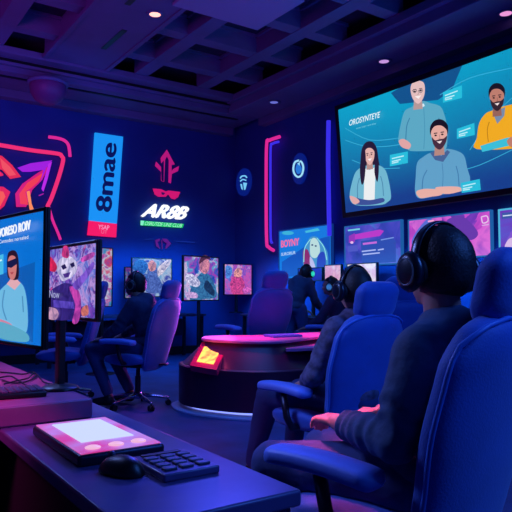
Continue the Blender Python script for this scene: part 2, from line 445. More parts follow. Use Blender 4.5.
# woman, long dark hair
P.P([(361,178),(361,160),(362.5,148),(367,142),(373,142),(377,148),(379,160),(381,176),(376,186),(372,172),(366,172),(364,190)], (38, 26, 52), True)
P.P([(354,177),(358,170),(365,166),(377,165),(384,168),(388,176),(391.5,196),(388,202),(380,205),(356,205),(350,196)], (112, 182, 208), True)
P.P([(365,168),(370,170),(376,167),(375,201),(364,202)], (235, 238, 240))
P.S([(358,198),(358,186),(360,178)], .8, (70, 130, 170)); P.S([(384,196),(383,184),(381,176)], .8, (70, 130, 170))
P.P([(352,197),(362,199),(371,200),(383,198),(384,202),(370,205),(355,204)], (60, 80, 150), True)
P.P([(350,196),(357,198),(360,202),(354,204)], (225, 170, 170), True)
face_on(P, 370, 155.5, 5, 9, (228, 178, 172), (38, 26, 52))
P.P([(363,150),(365,146),(366.5,160),(365,180),(362,184),(360.5,168)], (38, 26, 52), True); P.P([(375,147),(378,154),(379.5,168),(378,182),(375,172),(376,158)], (38, 26, 52), True)
# man in yellow at the right
P.P([(480,123),(486,114),(492,111),(506,106),(522,104),(535,112),(540,140),(520,148),(477,149),(477.5,138)], (240, 170, 30), True)
P.S([(489,142),(488,130),(490,122)], .9, (190, 125, 20))
P.P([(493,112),(499,110),(506,107),(505,116),(498,124)], (120, 140, 170))
face_on(P, 497.5, 98.5, 7.2, 11.5, (190, 125, 110), (25, 20, 35), beard=(52, 35, 45))
P.P([(481,146),(507,138),(530,135),(530,143),(509,146),(483,152)], (60, 190, 215))
P.P([(508,140),(520,134),(524,142),(512,147)], (190, 125, 110), True)
# bearded man in front
P.P([(418,163),(424,157),(431,153),(446,149),(458,151),(465,156),(468,168),(471,180),(466,190),(440,195),(421,198.5),(416,192),(416.5,178)], (96, 160, 200), True)
P.P([(431,153),(437,150),(442,156),(448,150),(451,152),(444,162),(436,160)], (70, 100, 150))
P.S([(423,190),(424,178),(428,170)], .9, (60, 120, 170)); P.S([(460,186),(459,174),(457,166)], .9, (60, 120, 170)); P.S([(443,163),(444,176),(443,190)], .7, (70, 130, 178))
P.P([(417,192),(424,189),(434,189),(444,190),(442,195),(430,197),(421,198)], (232, 175, 165), True); P.P([(436,188),(446,186.5),(460,187),(462,191),(446,194)], (232, 175, 165), True)
face_on(P, 440, 136, 8, 12.5, (228, 170, 160), (24, 18, 32), beard=(70, 45, 60))
for q in ([(444,92.5),(463,85.5),(463,98),(444,103)], [(458,129),(475.5,123),(476,135),(458,139)], [(391,155),(409,151.5),(409,163),(391,166.5)], [(462,183),(481,179),(482,190),(463,193)]):
    P.P(q, (40, 190, 220))
    (ax, ay), (bx, by), (cx_, cy_), (dx, dy) = q
    for t, e in ((.35, .8), (.6, .6), (.75, .45)):
        P.S([(ax+2, ay+(dy-ay)*t-.3), (ax+2+(bx-ax-3)*e, by+(cy_-by)*t-.3+(ay-by)*(1-e))], 1.1, (190, 240, 250), False)
P.build('picture', M['vc'], big)
text_part(pl, 'OROSYNTEYE', ((351, 126), (382, 117.5), (351, 120.5)), emit('white_letters', C(225, 245, 250), 1), parent=big, y=-.035, shear=.2, bold=.02)
text_part(pl, 'one seyr enrdey', ((358, 130), (378, 124.8), (358, 127.6)), emit('cyan_letters', C(130, 220, 240), .9), parent=big, y=-.035)

# --- posters / displays on the right wall below it
def wall_display(quad, label, smat, rim=None, off=.06):
    (ax, ay), (bx, by), (cx_, cy_), (dx, dy) = quad   # UL UR LR LL
    pl = wallR_plane((ax+bx)/2, (ay+dy)/2, off)
    x0 = (pl.L(ax, ay)[0]+pl.L(dx, dy)[0])/2; x1 = (pl.L(bx, by)[0]+pl.L(cx_, cy_)[0])/2
    z1 = (pl.L(ax, ay)[1]+pl.L(bx, by)[1])/2; z0 = (pl.L(cx_, cy_)[1]+pl.L(dx, dy)[1])/2
    r = panel('wall_display', pl, x0, z0, x1, z1, .04, .02, label, 'display', screen_m=smat, frame_m=rim)
    return pl, r, (x0, z0, x1, z1)
rim = emit('cyan_rim', C(40, 120, 210), .55)
pl, r, bx_ = wall_display([(279,232),(331,224.5),(331,276),(280,279)], 'cyan wall display of a white-haired figure beside red title letters', emit('cyan_poster', C(14, 120, 220), 1.0), emit('blue_rim', C(20, 70, 170), .5))
P = Pic(pl)
P.P([(282,262),(300,250),(315,240),(330,236),(330,274),(282,277)], (16, 84, 190))
P.E(288, 233, 6, 2, (60, 180, 220)); P.P([(305,231),(318,228),(320,230.5),(306,233)], (70, 190, 225))
P.P([(303,262),(304,250),(308,241),(311,237),(316,236.5),(320,240),(325,247),(328,254),(328,268),(324,272),(306,273),(304,268)], (70, 150, 205), True)
P.P([(310,248),(311,240),(315,238),(319,243),(320,252),(316,258),(311,256)], (190, 225, 225), True)
P.P([(303,252),(308,250),(311,262),(309,272),(305,270)], (140, 40, 110), True); P.P([(310,257),(314,262),(316,272),(311,272)], (190, 190, 235), True)
P.P([(318,256),(324,252),(326,264),(322,272),(317,272)], (40, 70, 190), True)
P.S([(304,262),(305,248),(311,239)], .8, (150, 235, 240)); P.S([(317,238),(324,247),(327,260)], .8, (150, 235, 240))
for q in ((312.5,245),(316,246)): P.E(*q, 1.1, .8, (30, 60, 120))
P.build('picture', M['vcdim'], r)
text_part(pl, 'BOYNY', ((281.8,247.5),(299.5,245),(281.8,240.8)), emit('pink_letters', C(245, 110, 165), .95), parent=r, y=-.012, bold=.05)
text_part(pl, 'SURORUR', ((281.8,256),(296,254),(281.8,253)), emit('pale_letters', C(190, 220, 255), .9), parent=r, y=-.012, bold=.02)
pl, r, _ = wall_display([(345,227.5),(400.5,221),(401,262),(346,266)], 'violet and blue wall display with a magenta title bar above text lines', splash('violet_art', [(38,60,160),(60,70,190),(90,80,205),(70,110,210),(120,100,215)], 1.6, (3, 1, 7), .95), rim)
P = Pic(pl)
P.P([(352,235),(380,229.5),(384,231),(380,236),(352,240)], (190, 60, 205)); P.P([(349,236),(355,233),(355,242),(349,243)], (150, 55, 190))
P.S([(348,230.5),(360,229)], 1.6, (120, 210, 230), False); P.E(352, 242.5, 1.6, 1.3, (240, 190, 240))
P.P([(361,241),(392,237.5),(396,241),(396,262),(362,264)], (46, 80, 180))
for a in ([(363,244),(377,242.3)], ): P.S(a, 2, (205, 110, 225), False)
for a in ([(362,251.5),(376,249.8)], [(378,250),(384,249)], [(363,254.6),(380,252.8)]): P.S(a, 1.3, (175, 190, 250), False)
P.S([(381,240),(394,237.5)], 1.2, (120, 150, 230)); P.P([(348,246),(358,245),(358,251),(348,252)], (80, 90, 200))
P.build('picture', M['vcdim'], r)
pl, r, _ = wall_display([(409,221),(490,211.5),(490.5,252),(410,262)], 'pink and purple wall display behind the nearest head', splash('pink_art', [(60,30,130),(130,50,180),(205,80,210),(225,110,220),(120,60,190),(90,50,170)], 1.3, (9, 4, 2), .95), rim)
P = Pic(pl)
P.P([(446,222),(462,216),(478,232),(472,240),(462,236)], (105, 60, 175), True); P.P([(412,240),(424,222),(432,219),(424,240),(416,252)], (90, 110, 215), True)
P.S([(481.5,217),(487,216),(488,221),(483,223),(481.5,217)], 1.2, (235, 200, 240)); P.S([(482,225.5),(489,224.5)], 1, (220, 180, 235), False)
P.S([(428,221.5),(434,220.5)], 1.6, (255, 170, 220), False)
P.build('picture', M['vcdim'], r)
pl, r, _ = wall_display([(500,210.5),(560,204),(560,246),(500.5,251)], 'bright-rimmed wall display cut off by the right edge', splash('violet_art2', [(40,50,150),(110,60,190),(90,90,210),(170,80,210)], 1.6, (1, 6, 5), .95), emit('bright_rim', C(80, 190, 230), .9))
P = Pic(pl)
P.P([(502,213),(530,210),(530,216),(502,219)], (60, 90, 170)); P.S([(503,216),(516,214.5)], 1.2, (210, 225, 250), False); P.P([(505,249),(508,240),(514,238),(518,246),(518,249)], (220, 190, 235), True)
P.build('picture', M['vcdim'], r)

# --- icons on the right wall
def icon(px, py, label, draw, col):
    pl = wallR_plane(px, py, .05)
    r = bpy.data.objects.new('wall_icon', None); COL.objects.link(r); r.matrix_world = pl.m; tag(r, label, 'wall icon')
    mb = MB(); rx, rz = abs(pl.L(px+7.5, py)[0]), .26
    mb.rings([[Vector((rx*.95*cos(2*pi*k/32), y, rz*sin(2*pi*k/32))) for k in range(32)] for y in (0, .045)])
    mb.build('halo_disc', emit('halo_blue', C(6, 32, 135), .75), r, smooth='auto')
    P = Pic(pl, -.004); draw(P); P.build('symbol', emit_vc('icon_glow', 1.0), r); return r
def d1(P):
    c = (120, 205, 250)
    P.S([(240.3,178.5),(242,176.3),(245.5,176),(247,178)], 1.4, c); P.S([(240.3,181.5),(243,179.5),(246.5,180.5)], 1.2, c)
    P.P([(240.4,184),(242.2,184),(243.2,190),(241.6,189)], c); P.P([(243.3,182.5),(247.3,183),(245.6,189.6),(244.3,190)], c)
def d2(P):
    P.S([(299,160.5),(302,162.5),(303.5,168),(302,174.5),(298.5,177),(295,174.5),(293.5,169),(295,162.5),(299,160.5)], 1.9, (160, 225, 250))
    P.P([(296.5,166),(298,163),(301.5,167),(301.5,172),(298,174),(295.8,170)], (40, 120, 215), True); P.P([(297.5,163.5),(300,162),(300,166)], (150, 220, 250))
icon(243, 182, 'small glowing blue shield icon near the room corner', d1, 0)
icon(298.7, 168.5, 'round glowing icon between the pink tube and the blue tube', d2, 0)

# --- neon tubes on the right wall
def neon(pts, plane, r_, m, name, label, cat, off=-.03):
    q = [Vector((plane.L(*p)[0], off, plane.L(*p)[1])) for p in pts]
    q = crom(q, 6, False) if len(q) > 3 else q
    mb = MB().tube(q, r_)
    o = mb.build(name, m); place(o, plane); tag(o, label, cat); return o
pl = wallR_plane(270, 190, .06)
n_pk = emit('neon_pink', C(225, 40, 150), .95); n_bl = emit('neon_blue', C(60, 50, 245), .9); n_rd = emit('neon_rose', C(240, 45, 115), 1.0)
n_vi = emit('neon_violet', C(185, 40, 230), .9)
neon([(281,137),(271,140.5),(268,145),(267.5,190),(268,240),(270,247),(275,250.5)], pl, .03, n_pk, 'neon_tube', 'pink bracket-shaped neon tube right of the room corner', 'neon tube')
neon([(280,142),(274,144),(272,149),(271.8,190),(272,236),(273.5,243)], pl, .022, n_bl, 'neon_tube', 'blue neon tube nested inside the pink bracket tube', 'neon tube')
neon([(330,121),(329.6,160),(330.2,200),(330.8,236)], pl, .035, n_bl, 'neon_tube', 'straight blue neon tube beside the huge screen', 'neon tube')

# --- left wall: banner, logo sign, neon star
pl = wallL_plane(106, 185, .06)
L = pl.L
r = bpy.data.objects.new('banner_sign', None); COL.objects.link(r); r.matrix_world = pl.m
tag(r, 'tall bright cyan banner with sideways dark letters over a pink footer', 'sign')
def slab(pts, y0, y1, m, name, par):
    q = [L(*p) for p in pts]; mb = MB()
    mb.rings([[Vector((a, y, b)) for a, b in q] for y in (y0, y1)]); return mb.build(name, m, par, smooth=False)
slab([(95.3,132.5),(123.2,136.7),(117,223.5),(89.5,220.3)], 0, .05, emit('banner_cyan', C(24, 148, 250), .95), 'banner', r)
slab([(89.5,220.8),(117,224),(116.2,237.2),(88,235)], 0, .05, emit('banner_pink', C(250, 18, 100), .95), 'footer', r)
navy = emit('navy_letters', C(6, 20, 110), .6)
# letters run upwards: baseline is the right-hand side
text_part(pl, '8mae', ((111,211.5),(116.5,144.5),(95.5,210.2)), navy, parent=r, y=-.006, bold=.03)
text_part(pl, 'YSAP', ((98,229),(109,230),(98.3,224.5)), emit('footer_letters', C(255, 150, 200), .9), parent=r, y=-.006, bold=.02)
text_part(pl, 'UT', ((101,233.5),(107,234),(101.2,230)), emit('footer_letters2', C(255, 120, 170), .8), parent=r, y=-.006)

pl = wallL_plane(160, 200, .05)
r = bpy.data.objects.new('logo_sign', None); COL.objects.link(r); r.matrix_world = pl.m
tag(r, 'lit logo of a pink branching arrow above slanted white letters on the left wall', 'sign')
P = Pic(pl, -.002, .002); pk = (178, 22, 120)
P.P([(166.8,149.5),(160.5,158),(161,163.5),(163.8,160.5),(163.6,181.5),(160.8,180.5),(161,172),(154.8,166),(156,161.5),(161,167),(161.4,181),(164,182),(165,160),(166.8,156.5),(168.6,160),(168.3,182.5),(170.8,183.5),(171.8,174),(178,171),(179,166),(173,169),(171.5,171),(171.6,165),(174.8,164.5),(171,157.5)], pk)
P.P([(152.5,188.5),(161,189.2),(166,191.5),(168,190.5),(180.2,192),(178,197),(174.5,199.5),(171,198.5),(168,194.5),(165.5,196.8),(158,196.8),(154.5,194.5)], (205, 20, 110))
P.P([(161,192),(165,193),(163.5,195),(161.5,194.5)], (40, 10, 90))
P.build('emblem', M['vc'], r)
wl = emit('white_glow_letters', C(245, 250, 255), 1.15)
text_part(pl, 'AR8B', ((141,216.5),(185,219.6),(144.5,203.6)), wl, parent=r, y=-.02, shear=.35, bold=.06)
P = Pic(pl, -.002, .002)
P.P([(140.5,220.5),(184,224),(182.5,228),(140.3,225.3)], (15, 190, 105)); P.P([(140.5,220.5),(144,220.8),(143,225.5),(140.3,225.3)], (130, 240, 200))
P.build('underline_bar', M['vc'], r)
text_part(pl, 'OSRUTDE UNE CLUB', ((144,225.2),(181,227.5),(145,221.5)), emit('green_letters', C(170, 255, 215), 1), parent=r, y=-.02, shear=.2)
P = Pic(pl, -.002, .002)
P.P([(155,240),(160,238.5),(159.5,241),(157.5,242),(160,249),(156,246)], (88, 18, 130)); P.P([(162,238.5),(167,239),(171,243.5),(167,248),(165,249),(166.5,243.5),(163.5,241.5)], (88, 18, 130)); P.S([(161.5,240),(162,249)], 1, (80, 18, 120), False)
P.S([(144,239.5),(153,239)], .6, (20, 50, 150), False); P.S([(174,241),(195,242.5)], .6, (20, 50, 150), False)
P.build('faint_crest', M['vc'], r)

pl = wallL_plane(30, 190, .05)
r = bpy.data.objects.new('neon_star_sign', None); COL.objects.link(r); r.matrix_world = pl.m
tag(r, 'large pink neon frame round a red faceted star on the left wall', 'neon sign')
def tub(pts, rr, m, name, off=-.03, k=6):
    q = [Vector((pl.L(*p)[0], off, pl.L(*p)[1])) for p in pts]; q = crom(q, k, False) if len(q) > 3 else q
    return MB().tube(q, rr).build(name, m, r)
tub([(-49,212),(-54,206),(-60,196),(-72,166),(-73,152),(-66,143),(-40,139),(0,145.5),(30,150.5),(57,154),(61,156.5),(62.5,161),(58,178),(51,198),(47,207),(49,212)], .032, n_rd, 'frame_tube')
tub([(48,137.3),(57,138.5),(64,141),(68,146),(69.5,157)], .026, n_pk, 'corner_tube')
tub([(48,206),(52,220),(57,232),(60,240)], .022, n_pk, 'tail_tube')
P = Pic(pl, -.004, .003)
P.P([(-6,154),(2,156),(12,165),(21,177),(10,179),(2,170),(-6,168)], (225, 40, 80)); P.P([(0,158),(10,167),(16,175),(9,176),(2,168)], (240, 80, 95))
P.P([(49,166),(42,180),(32,190),(26,207),(16,207),(15,194),(22,184),(36,174)], (210, 25, 120)); P.P([(44,172),(38,182),(31,188),(25,192),(28,205),(20,204),(19,194),(27,183)], (240, 60, 80))
P.P([(17,168),(30,163.5),(52,160.5),(46,168),(40,183),(43,170),(30,172),(22,172)], (160, 30, 220)); P.P([(48,164),(51.5,162),(47,180),(43,192),(41,189)], (190, 40, 235))
P.P([(-8,186),(3,187),(10,192),(4,206),(-4,213),(-8,212)], (225, 30, 85)); P.P([(-6,190),(3,192),(5,197),(0,206),(-6,208)], (245, 90, 80))
for q_ in ([(49,166),(42,180),(32,190),(26,207),(16,207),(15,194),(22,184),(36,174)], [(44,172),(38,182),(31,188),(25,192),(28,205),(20,204),(19,194),(27,183)], [(6,155),(-2,158),(-8,170),(-17,178),(-10,179),(2,171)]):
    P.P([(-14-a_, b_-3) for a_, b_ in q_], (225, 35, 95), True)
P.P([(26,192),(29,191),(31,204),(34,212),(29,210)], (255, 140, 90)); P.S([(38,196),(43,194)], 1.1, (170, 30, 160), False)
P.build('star', M['vc'], r)

# ------------------------------------------------------------------ monitors
def add_stand(r, x, z_top, th, z_floor, neck=.03, base=(.22, .16), basetype='round', zbase=0):
    s = MB()
    s.box((x, th+.03, (z_top+z_floor)/2), (neck, neck*.7, z_top-z_floor))
    s.box((x, th/2+.02, z_top-.02), (neck*1.8, th*.6+.05, neck*2.2))
    s.build('stand_pole', M['blackp'], r, bevel=.004)
    b = MB()
    b.lathe([(0, z_floor), (base[0]/2, z_floor), (base[0]/2, z_floor+.006), (base[0]/2-.01, z_floor+.012), (neck*.6, z_floor+.02), (0, z_floor+.02)], (x, th+.03, 0), n=32)
    b.build('stand_base', M['blackp'], r)
def monitor(o, rz, w_, h_, zc, label, smat, floor_z, th=.035, bez=.012, pole_x=0, neck=.03, base=(.22, .16), group=None, stand=True):
    pl = Plane((o[0], o[1], 0), rz)
    r = panel('monitor', pl, -w_/2+bez, zc-h_/2+bez, w_/2-bez, zc+h_/2-bez, th, bez, label, 'monitor', screen_m=smat, group=group)
    if stand: add_stand(r, pole_x, zc-h_*.25, th, floor_z, neck, base)
    return pl, r
GAME = [(20,40,150),(40,90,200),(170,60,190),(60,170,220),(235,200,240),(60,60,190),(235,70,150)]
def game_mat(k, scale=7, s=.85, cols=GAME): return splash('game_art_%d' % k, cols, scale, (k*3.1, k*1.7, k*.9), s)

# desk monitor 2 (portrait of a masked figure)
pr, pf = g((97-256)/FP*1.74, 1.74), g((41-256)/FP*2.10, 2.10)
v = pr-pf; wd = v.length; rz = math.atan2(v.y, v.x); cen = (pr+pf)/2
zt = H-(-(283-250.5))/FP*0; z_b = H-(317-292)/FP*2.10; z_t = H+(292-248)/FP*2.10
PLZ = .80
pl, r = monitor(cen, rz, wd, z_t-z_b, (z_t+z_b)/2, 'desk monitor on a black pole showing a white-masked fighter', game_mat(1, 16, .85, [(30,25,110),(60,60,170),(120,60,190),(90,130,220),(200,160,235),(50,40,150),(225,80,160)]), PLZ, th=.012, bez=.011, pole_x=-.15, neck=.034, base=(.125, .1))
P = Pic(pl)
P.P([(46,318),(47,300),(52,290),(60,285),(66,283),(74,286),(79,297),(81,318)], (58, 42, 130), True)
P.P([(70,287),(79,290),(82,305),(79,322),(73,322),(76,305)], (215, 75, 180), True)
P.P([(57,268),(60,260),(67,256),(74,258),(78,264),(77,272),(71,278),(63,281),(60,276)], (225, 220, 240), True)
P.P([(63,256),(64,247),(68,246),(70,252),(69,258)], (225, 60, 130), True); P.P([(46,253),(51,256),(58,266),(55,272),(47,267)], (230, 35, 80), True)
P.P([(62,266),(66,264),(68,268),(64,270)], (30, 25, 80)); P.P([(71,264),(75,262),(76,266),(73,268)], (30, 25, 80)); P.P([(64,274),(72,272),(70,277),(66,278)], (90, 60, 150))
P.P([(74,284),(84,274),(94,262),(95,268),(84,284),(78,290)], (130, 90, 205), True); P.P([(83,258),(95,252),(95,257),(84,262)], (225, 90, 190), True)
P.P([(44,308),(56,308),(60,314),(56,320),(44,316)], (235, 180, 200), True); P.P([(83,309),(89,305),(90,314),(84,316)], (235, 130, 110), True); P.P([(55,300),(75,302),(76,309),(55,307)], (95, 75, 190))
P.build('picture', M['vcart'], r)
text_part(pl, 'Now', ((52,297.5),(62,298.5),(52,290)), emit('mon_letters', C(190, 195, 240), .8), parent=r, y=-.0085)

# desk monitor 1 (nearest, person in a light top on blue)
A_, B_ = g(-.458, 1.34), g(-.84, 1.735)
v = A_-B_; rz = math.atan2(v.y, v.x); cen = (A_+B_)/2
z_b = H-(350-292)/FP*1.34; z_t = H+(292-206)/FP*1.34
pl, r = monitor(cen, rz, v.length, z_t-z_b, (z_t+z_b)/2, 'nearest desk monitor at the left edge showing a visored person on blue', emit('blue_page', C(8, 118, 222), .9), PLZ, th=.010, bez=.009, stand=False)
P = Pic(pl)
P.P([(-36,284),(0,275),(36,262),(34,342),(0,336),(-36,329)], (12, 92, 180))
P.P([(-8,258),(4.5,254),(4.5,274),(-8,277)], (70, 185, 230)); P.S([(-6,263),(3,260)], 1.5, (210, 240, 250), False)
P.P([(-4,300),(0,292),(8,284),(16,281),(24,285),(28,300),(29,326),(24,334),(6,332),(-6,328)], (110, 185, 225), True)
P.P([(8,284),(16,290),(22,283),(17,278),(12,279)], (225, 170, 180)); P.S([(6,290),(4,306),(8,320)], 1.2, (70, 140, 190)); P.S([(24,296),(25,312)], 1.2, (70, 140, 190))
P.P([(9,275),(9,256),(12,251),(17,251),(20,258),(20.5,276),(17.5,280),(12,279)], (40, 20, 40), True)
P.P([(9.6,262),(12,256),(17,257),(18.5,266),(17,277),(13.5,280),(10.5,275)], (205, 120, 120), True)
P.P([(8.6,262),(18.6,258),(19,264),(13,268),(9,267)], (20, 25, 70)); P.P([(12,272.5),(16,272),(14,274.5)], (170, 50, 70))
P.P([(-6,318),(2,319),(12,323),(14,327),(4,328),(-6,326)], (205, 130, 160), True); P.P([(0,322),(16,326),(30,334),(28,342),(0,337)], (90, 170, 200), True)
P.build('picture', M['vc'], r)
mw = emit('page_letters', C(235, 240, 250), 1)
text_part(pl, 'VORESO ROIV', ((2.5,238),(34.5,229.5),(2.5,229.5)), mw, parent=r, y=-.0085, bold=.04)
text_part(pl, 'Cantodes nerseled', ((2.5,243.8),(32,239),(2.5,240.2)), mw, parent=r, y=-.0085)
arm = MB(); wp = g(-1.01, 1.76)
inv = r.matrix_world.inverted(); lp = inv @ wp
arm.box((lp.x, lp.y+.03, (PLZ+1.15)/2), (.034, .03, 1.15-PLZ)); arm.tube([(0, .012, 1.14), (0, .05, 1.14), (lp.x*.5, .07, 1.14), (lp.x, lp.y+.03, 1.14)], .016); arm.build('stand_pole', M['blackp'], r, bevel=.004)
MB().lathe([(0, PLZ), (.05, PLZ), (.05, PLZ+.008), (.02, PLZ+.02), (0, PLZ+.02)], (lp.x, lp.y+.03, 0), n=32).build('stand_base', M['blackp'], r)

# ------------------------------------------------------------------ front desk
DZ = .742
r = empty('desk', (.2, 1.9, 0)); tag(r, 'dark glossy desk in the foreground carrying the tablet and the mouse', 'desk')
MB().box((.18, 0, DZ-.016), (.36, 1.9, .032)).build('desktop', M['deskt'], r, bevel=.006)
b = MB().box((.2, .15, .36), (.28, 1.5, .70)); b.build('pedestal', M['deskb'], r, bevel=.006)
MB().box((.17, -.72, .355), (.26, .04, .71)).build('leg_panel', M['deskfar'], r, bevel=.004)
r.location = (.40, 1.90, 0)
# riser
MBr = MB().box((.0, 0, (DZ+PLZ)/2+.0005), (1.55, 1.5, PLZ-DZ-.001))
o = MBr.build('desk_riser', M['plat'], bevel=.005); o.location = (.665-.775, 1.835+.75, 0)
tag(o, 'raised wine-red monitor shelf standing on the desk at the left', 'desk riser')
# desk body that carries the riser
b = MB().box((-.245, 2.70, DZ/2-.001), (1.24, 1.5, DZ-.002)); o = b.build('desk_cabinet', M['deskb'], bevel=.006)
tag(o, 'black cabinet under the monitor shelf, left of the desk', 'cabinet')

# keyboard
r = empty('keyboard', (.395, 2.02, PLZ), R(-4)); tag(r, 'black keyboard on the wine-red shelf at the left edge', 'keyboard')
MB().box((0, 0, .009), (.34, .125, .016)).build('case', M['blackp'], r, bevel=.004)
kk = MB()
for j in range(5):
    for i in range(16): kk.box((-.155+i*.0206, -.046+j*.022, .0205), (.0172, .018, .007))
kk.build('keys', M['keys'], r, bevel=.0015, seg=1)['kind'] = 'stuff'
# cables
cm = M['blackp']
for k, pts in enumerate(([(0,372),(12,373),(24,374),(33,372),(36,376),(28,381),(14,383),(2,380)], [(-2,378),(10,376),(18,380),(28,386),(40,388),(50,391)], [(4,384),(16,381),(28,378),(35,373),(44,382),(52,384)])):
    q = crom([at_z(x, y, PLZ+.005+.002*k) for x, y in pts], 6, False)
    o = MB().tube(q, .0028).build('cable', cm)
    tag(o, ['thin black cable curling behind the keyboard at the frame edge', 'thin black cable running from the keyboard to the monitor foot', 'thin black cable looping up beside the monitor foot'][k], 'cable', )

# glowing tablet console
r = empty('tablet', (.555, 1.515, DZ), 0); tag(r, 'glowing pink tablet with a white panel lying on the desk', 'tablet')
TW, TL, TH = .205, .37, .026
MB().box((0, 0, TH/2), (TW, TL, TH)).build('case', M['dmetal'], r, bevel=.009, seg=4)
face_m, t, p = nodes('tablet_face')
p.inputs['Base Color'].default_value = (.2, .1, .2, 1); p.inputs['Roughness'].default_value = .25
tc = t.nodes.new('ShaderNodeTexCoord'); n = t.nodes.new('ShaderNodeTexNoise'); n.inputs['Scale'].default_value = 9
t.links.new(tc.outputs['Object'], n.inputs['Vector']); rp = t.nodes.new('ShaderNodeValToRGB')
rp.color_ramp.elements[0].color = (*C(225, 60, 150), 1); rp.color_ramp.elements[1].color = (*C(190, 150, 245), 1); rp.color_ramp.elements[0].position = .35; rp.color_ramp.elements[1].position = .65
t.links.new(n.outputs['Fac'], rp.inputs['Fac']); t.links.new(rp.outputs['Color'], p.inputs['Emission Color']); p.inputs['Emission Strength'].default_value = .8
MB().box((0, 0, TH+.001), (TW-.016, TL-.016, .003)).build('face', face_m, r, bevel=.001)
MB().box((.004, .035, TH+.003), (TW-.075, TL-.14, .0024)).build('screen', emit('tablet_screen', C(205, 218, 250), 1.0), r, bevel=.001)
for k in range(3):
    MB().lathe([(0, TH+.002), (.017, TH+.002), (.018, TH+.004), (.013, TH+.0065), (0, TH+.007)], n=20).build('button', emit('tablet_button_%d' % k, C(250, 190, 225), .9), r).location = (-.055+.055*k, -.14, 0)

# keypad and mouse
r = empty('keypad', (.623, 1.215, DZ)); r.scale = (.92, .70, .9); tag(r, 'dark keypad with rows of square keys at the desk corner', 'keypad')
MB().box((0, 0, .009), (.14, .235, .018)).build('case', M['deskt'], r, bevel=.005)
for j in range(4):
    for i in range(3):
        MB().box((-.042+i*.042, -.075+j*.042, .0205), (.031, .029, .007)).build('key', M['keys'], r, bevel=.003)
MB().box((0, .096, .0195), (.1, .022, .004)).build('display', M['blackp'], r, bevel=.001)
r = empty('mouse', (.515, 1.245, DZ), R(20)); tag(r, 'black computer mouse between the tablet and the keypad', 'mouse')
mb = MB(); rg = []
for i in range(13):
    t_ = -1+2*i/12; yy = .058*t_; ww = .033*math.sqrt(max(.02, 1-abs(t_)**2.6)); hh = .036*math.sqrt(max(.02, 1-abs(t_)**2.4))*(1-.12*t_)
    rg.append([Vector((ww*cos(a), yy, .002+max(0, hh*sin(a)))) for a in [2*pi*k/24 for k in range(24)]])
mb.rings(rg); mb.build('shell', M['blackp'], r)
MB().cyl((-.004, .03, .034), (.004, .03, .034), .008, n=16).build('wheel', M['keys'], r)

# ------------------------------------------------------------------ reception counter
A = [(-.75,6.35),(-.73,6.06),(-.6,5.84),(-.376,5.67),(-.1,5.55),(.2,5.56),(.6,5.75),(1.0,6.15),(1.3,6.55),(1.38,6.85),(1.25,7.1),(1.0,7.1),(.72,6.9),(.3,6.5),(-.1,6.45),(-.45,6.55)]
Bt = [(-.5,6.40),(-.535,6.17),(-.47,6.02),(-.32,5.88),(-.08,5.745),(.2,5.76),(.5,6.15),(.8,6.6),(1.0,6.85),(1.08,7.0),(1.03,7.15),(.85,7.1),(.58,6.95),(.28,6.65),(0,6.55),(-.3,6.5)]
def W2(pts): return [g(a, b) for a, b in pts]
def off_outline(pts, k):
    c_ = Vector((sum(p.x for p in pts), sum(p.y for p in pts), 0))/len(pts); out = []
    n_ = len(pts)
    for i, p in enumerate(pts):
        d = pts[(i+1) % n_]-pts[i-1]; nrm = Vector((d.y, -d.x, 0)).normalized()
        out.append(p+nrm*k)
    return out
Ao, Bo = crom(W2(A), 5), crom(W2(Bt), 5)
def zr(o_, z): return [Vector((p.x, p.y, z)) for p in o_]
sgn = 1
def area(o_): return sum(o_[i-1].x*o_[i].y-o_[i].x*o_[i-1].y for i in range(len(o_)))
sgn = 1 if area(Ao) > 0 else -1
r = empty('reception_counter', (0, 0, 0)); tag(r, 'curved wine-red two-tier counter with a pink lit top in mid-room', 'counter')
MB().rings([zr(off_outline(Ao, -.09*sgn), 0), zr(off_outline(Ao, -.09*sgn), .06)]).build('plinth', emit('plinth_led', C(130, 145, 255), 1.6), r, smooth='auto')
MB().rings([zr(off_outline(Ao, .07*sgn), 0), zr(off_outline(Ao, .07*sgn), .012), zr(off_outline(Ao, .06*sgn), .016)]).build('foot_plate', mat('pale_foot', C(200, 205, 240), .5), r, smooth='auto')
MB().rings([zr(Ao, .05), zr(Ao, .41), zr(off_outline(Ao, -.012*sgn), .42)]).build('lower_body', M['wine'], r, smooth='auto')
mid = [a.lerp(b_, .08) for a, b_ in zip(off_outline(Ao, -.02*sgn), Bo)]
MB().rings([zr(mid, .42), zr([a.lerp(b_, .5) for a, b_ in zip(mid, off_outline(Bo, -.03*sgn))], .53), zr(off_outline(Bo, -.03*sgn), .64)]).build('upper_body', M['wine'], r, smooth='auto')
MB().rings([zr(Bo, .641), zr(off_outline(Bo, .008*sgn), .65), zr(off_outline(Bo, .008*sgn), .662), zr(Bo, .67)]).build('counter_top', M['ctop'], r, smooth='auto')
sh = crom(W2([(.28,5.72),(.75,5.98),(1.0,6.35),(.8,6.6),(.45,6.15)]), 4)
MB().rings([zr(sh, .575), zr(sh, .60)]).build('shelf', M['ctop'], r, smooth='auto')
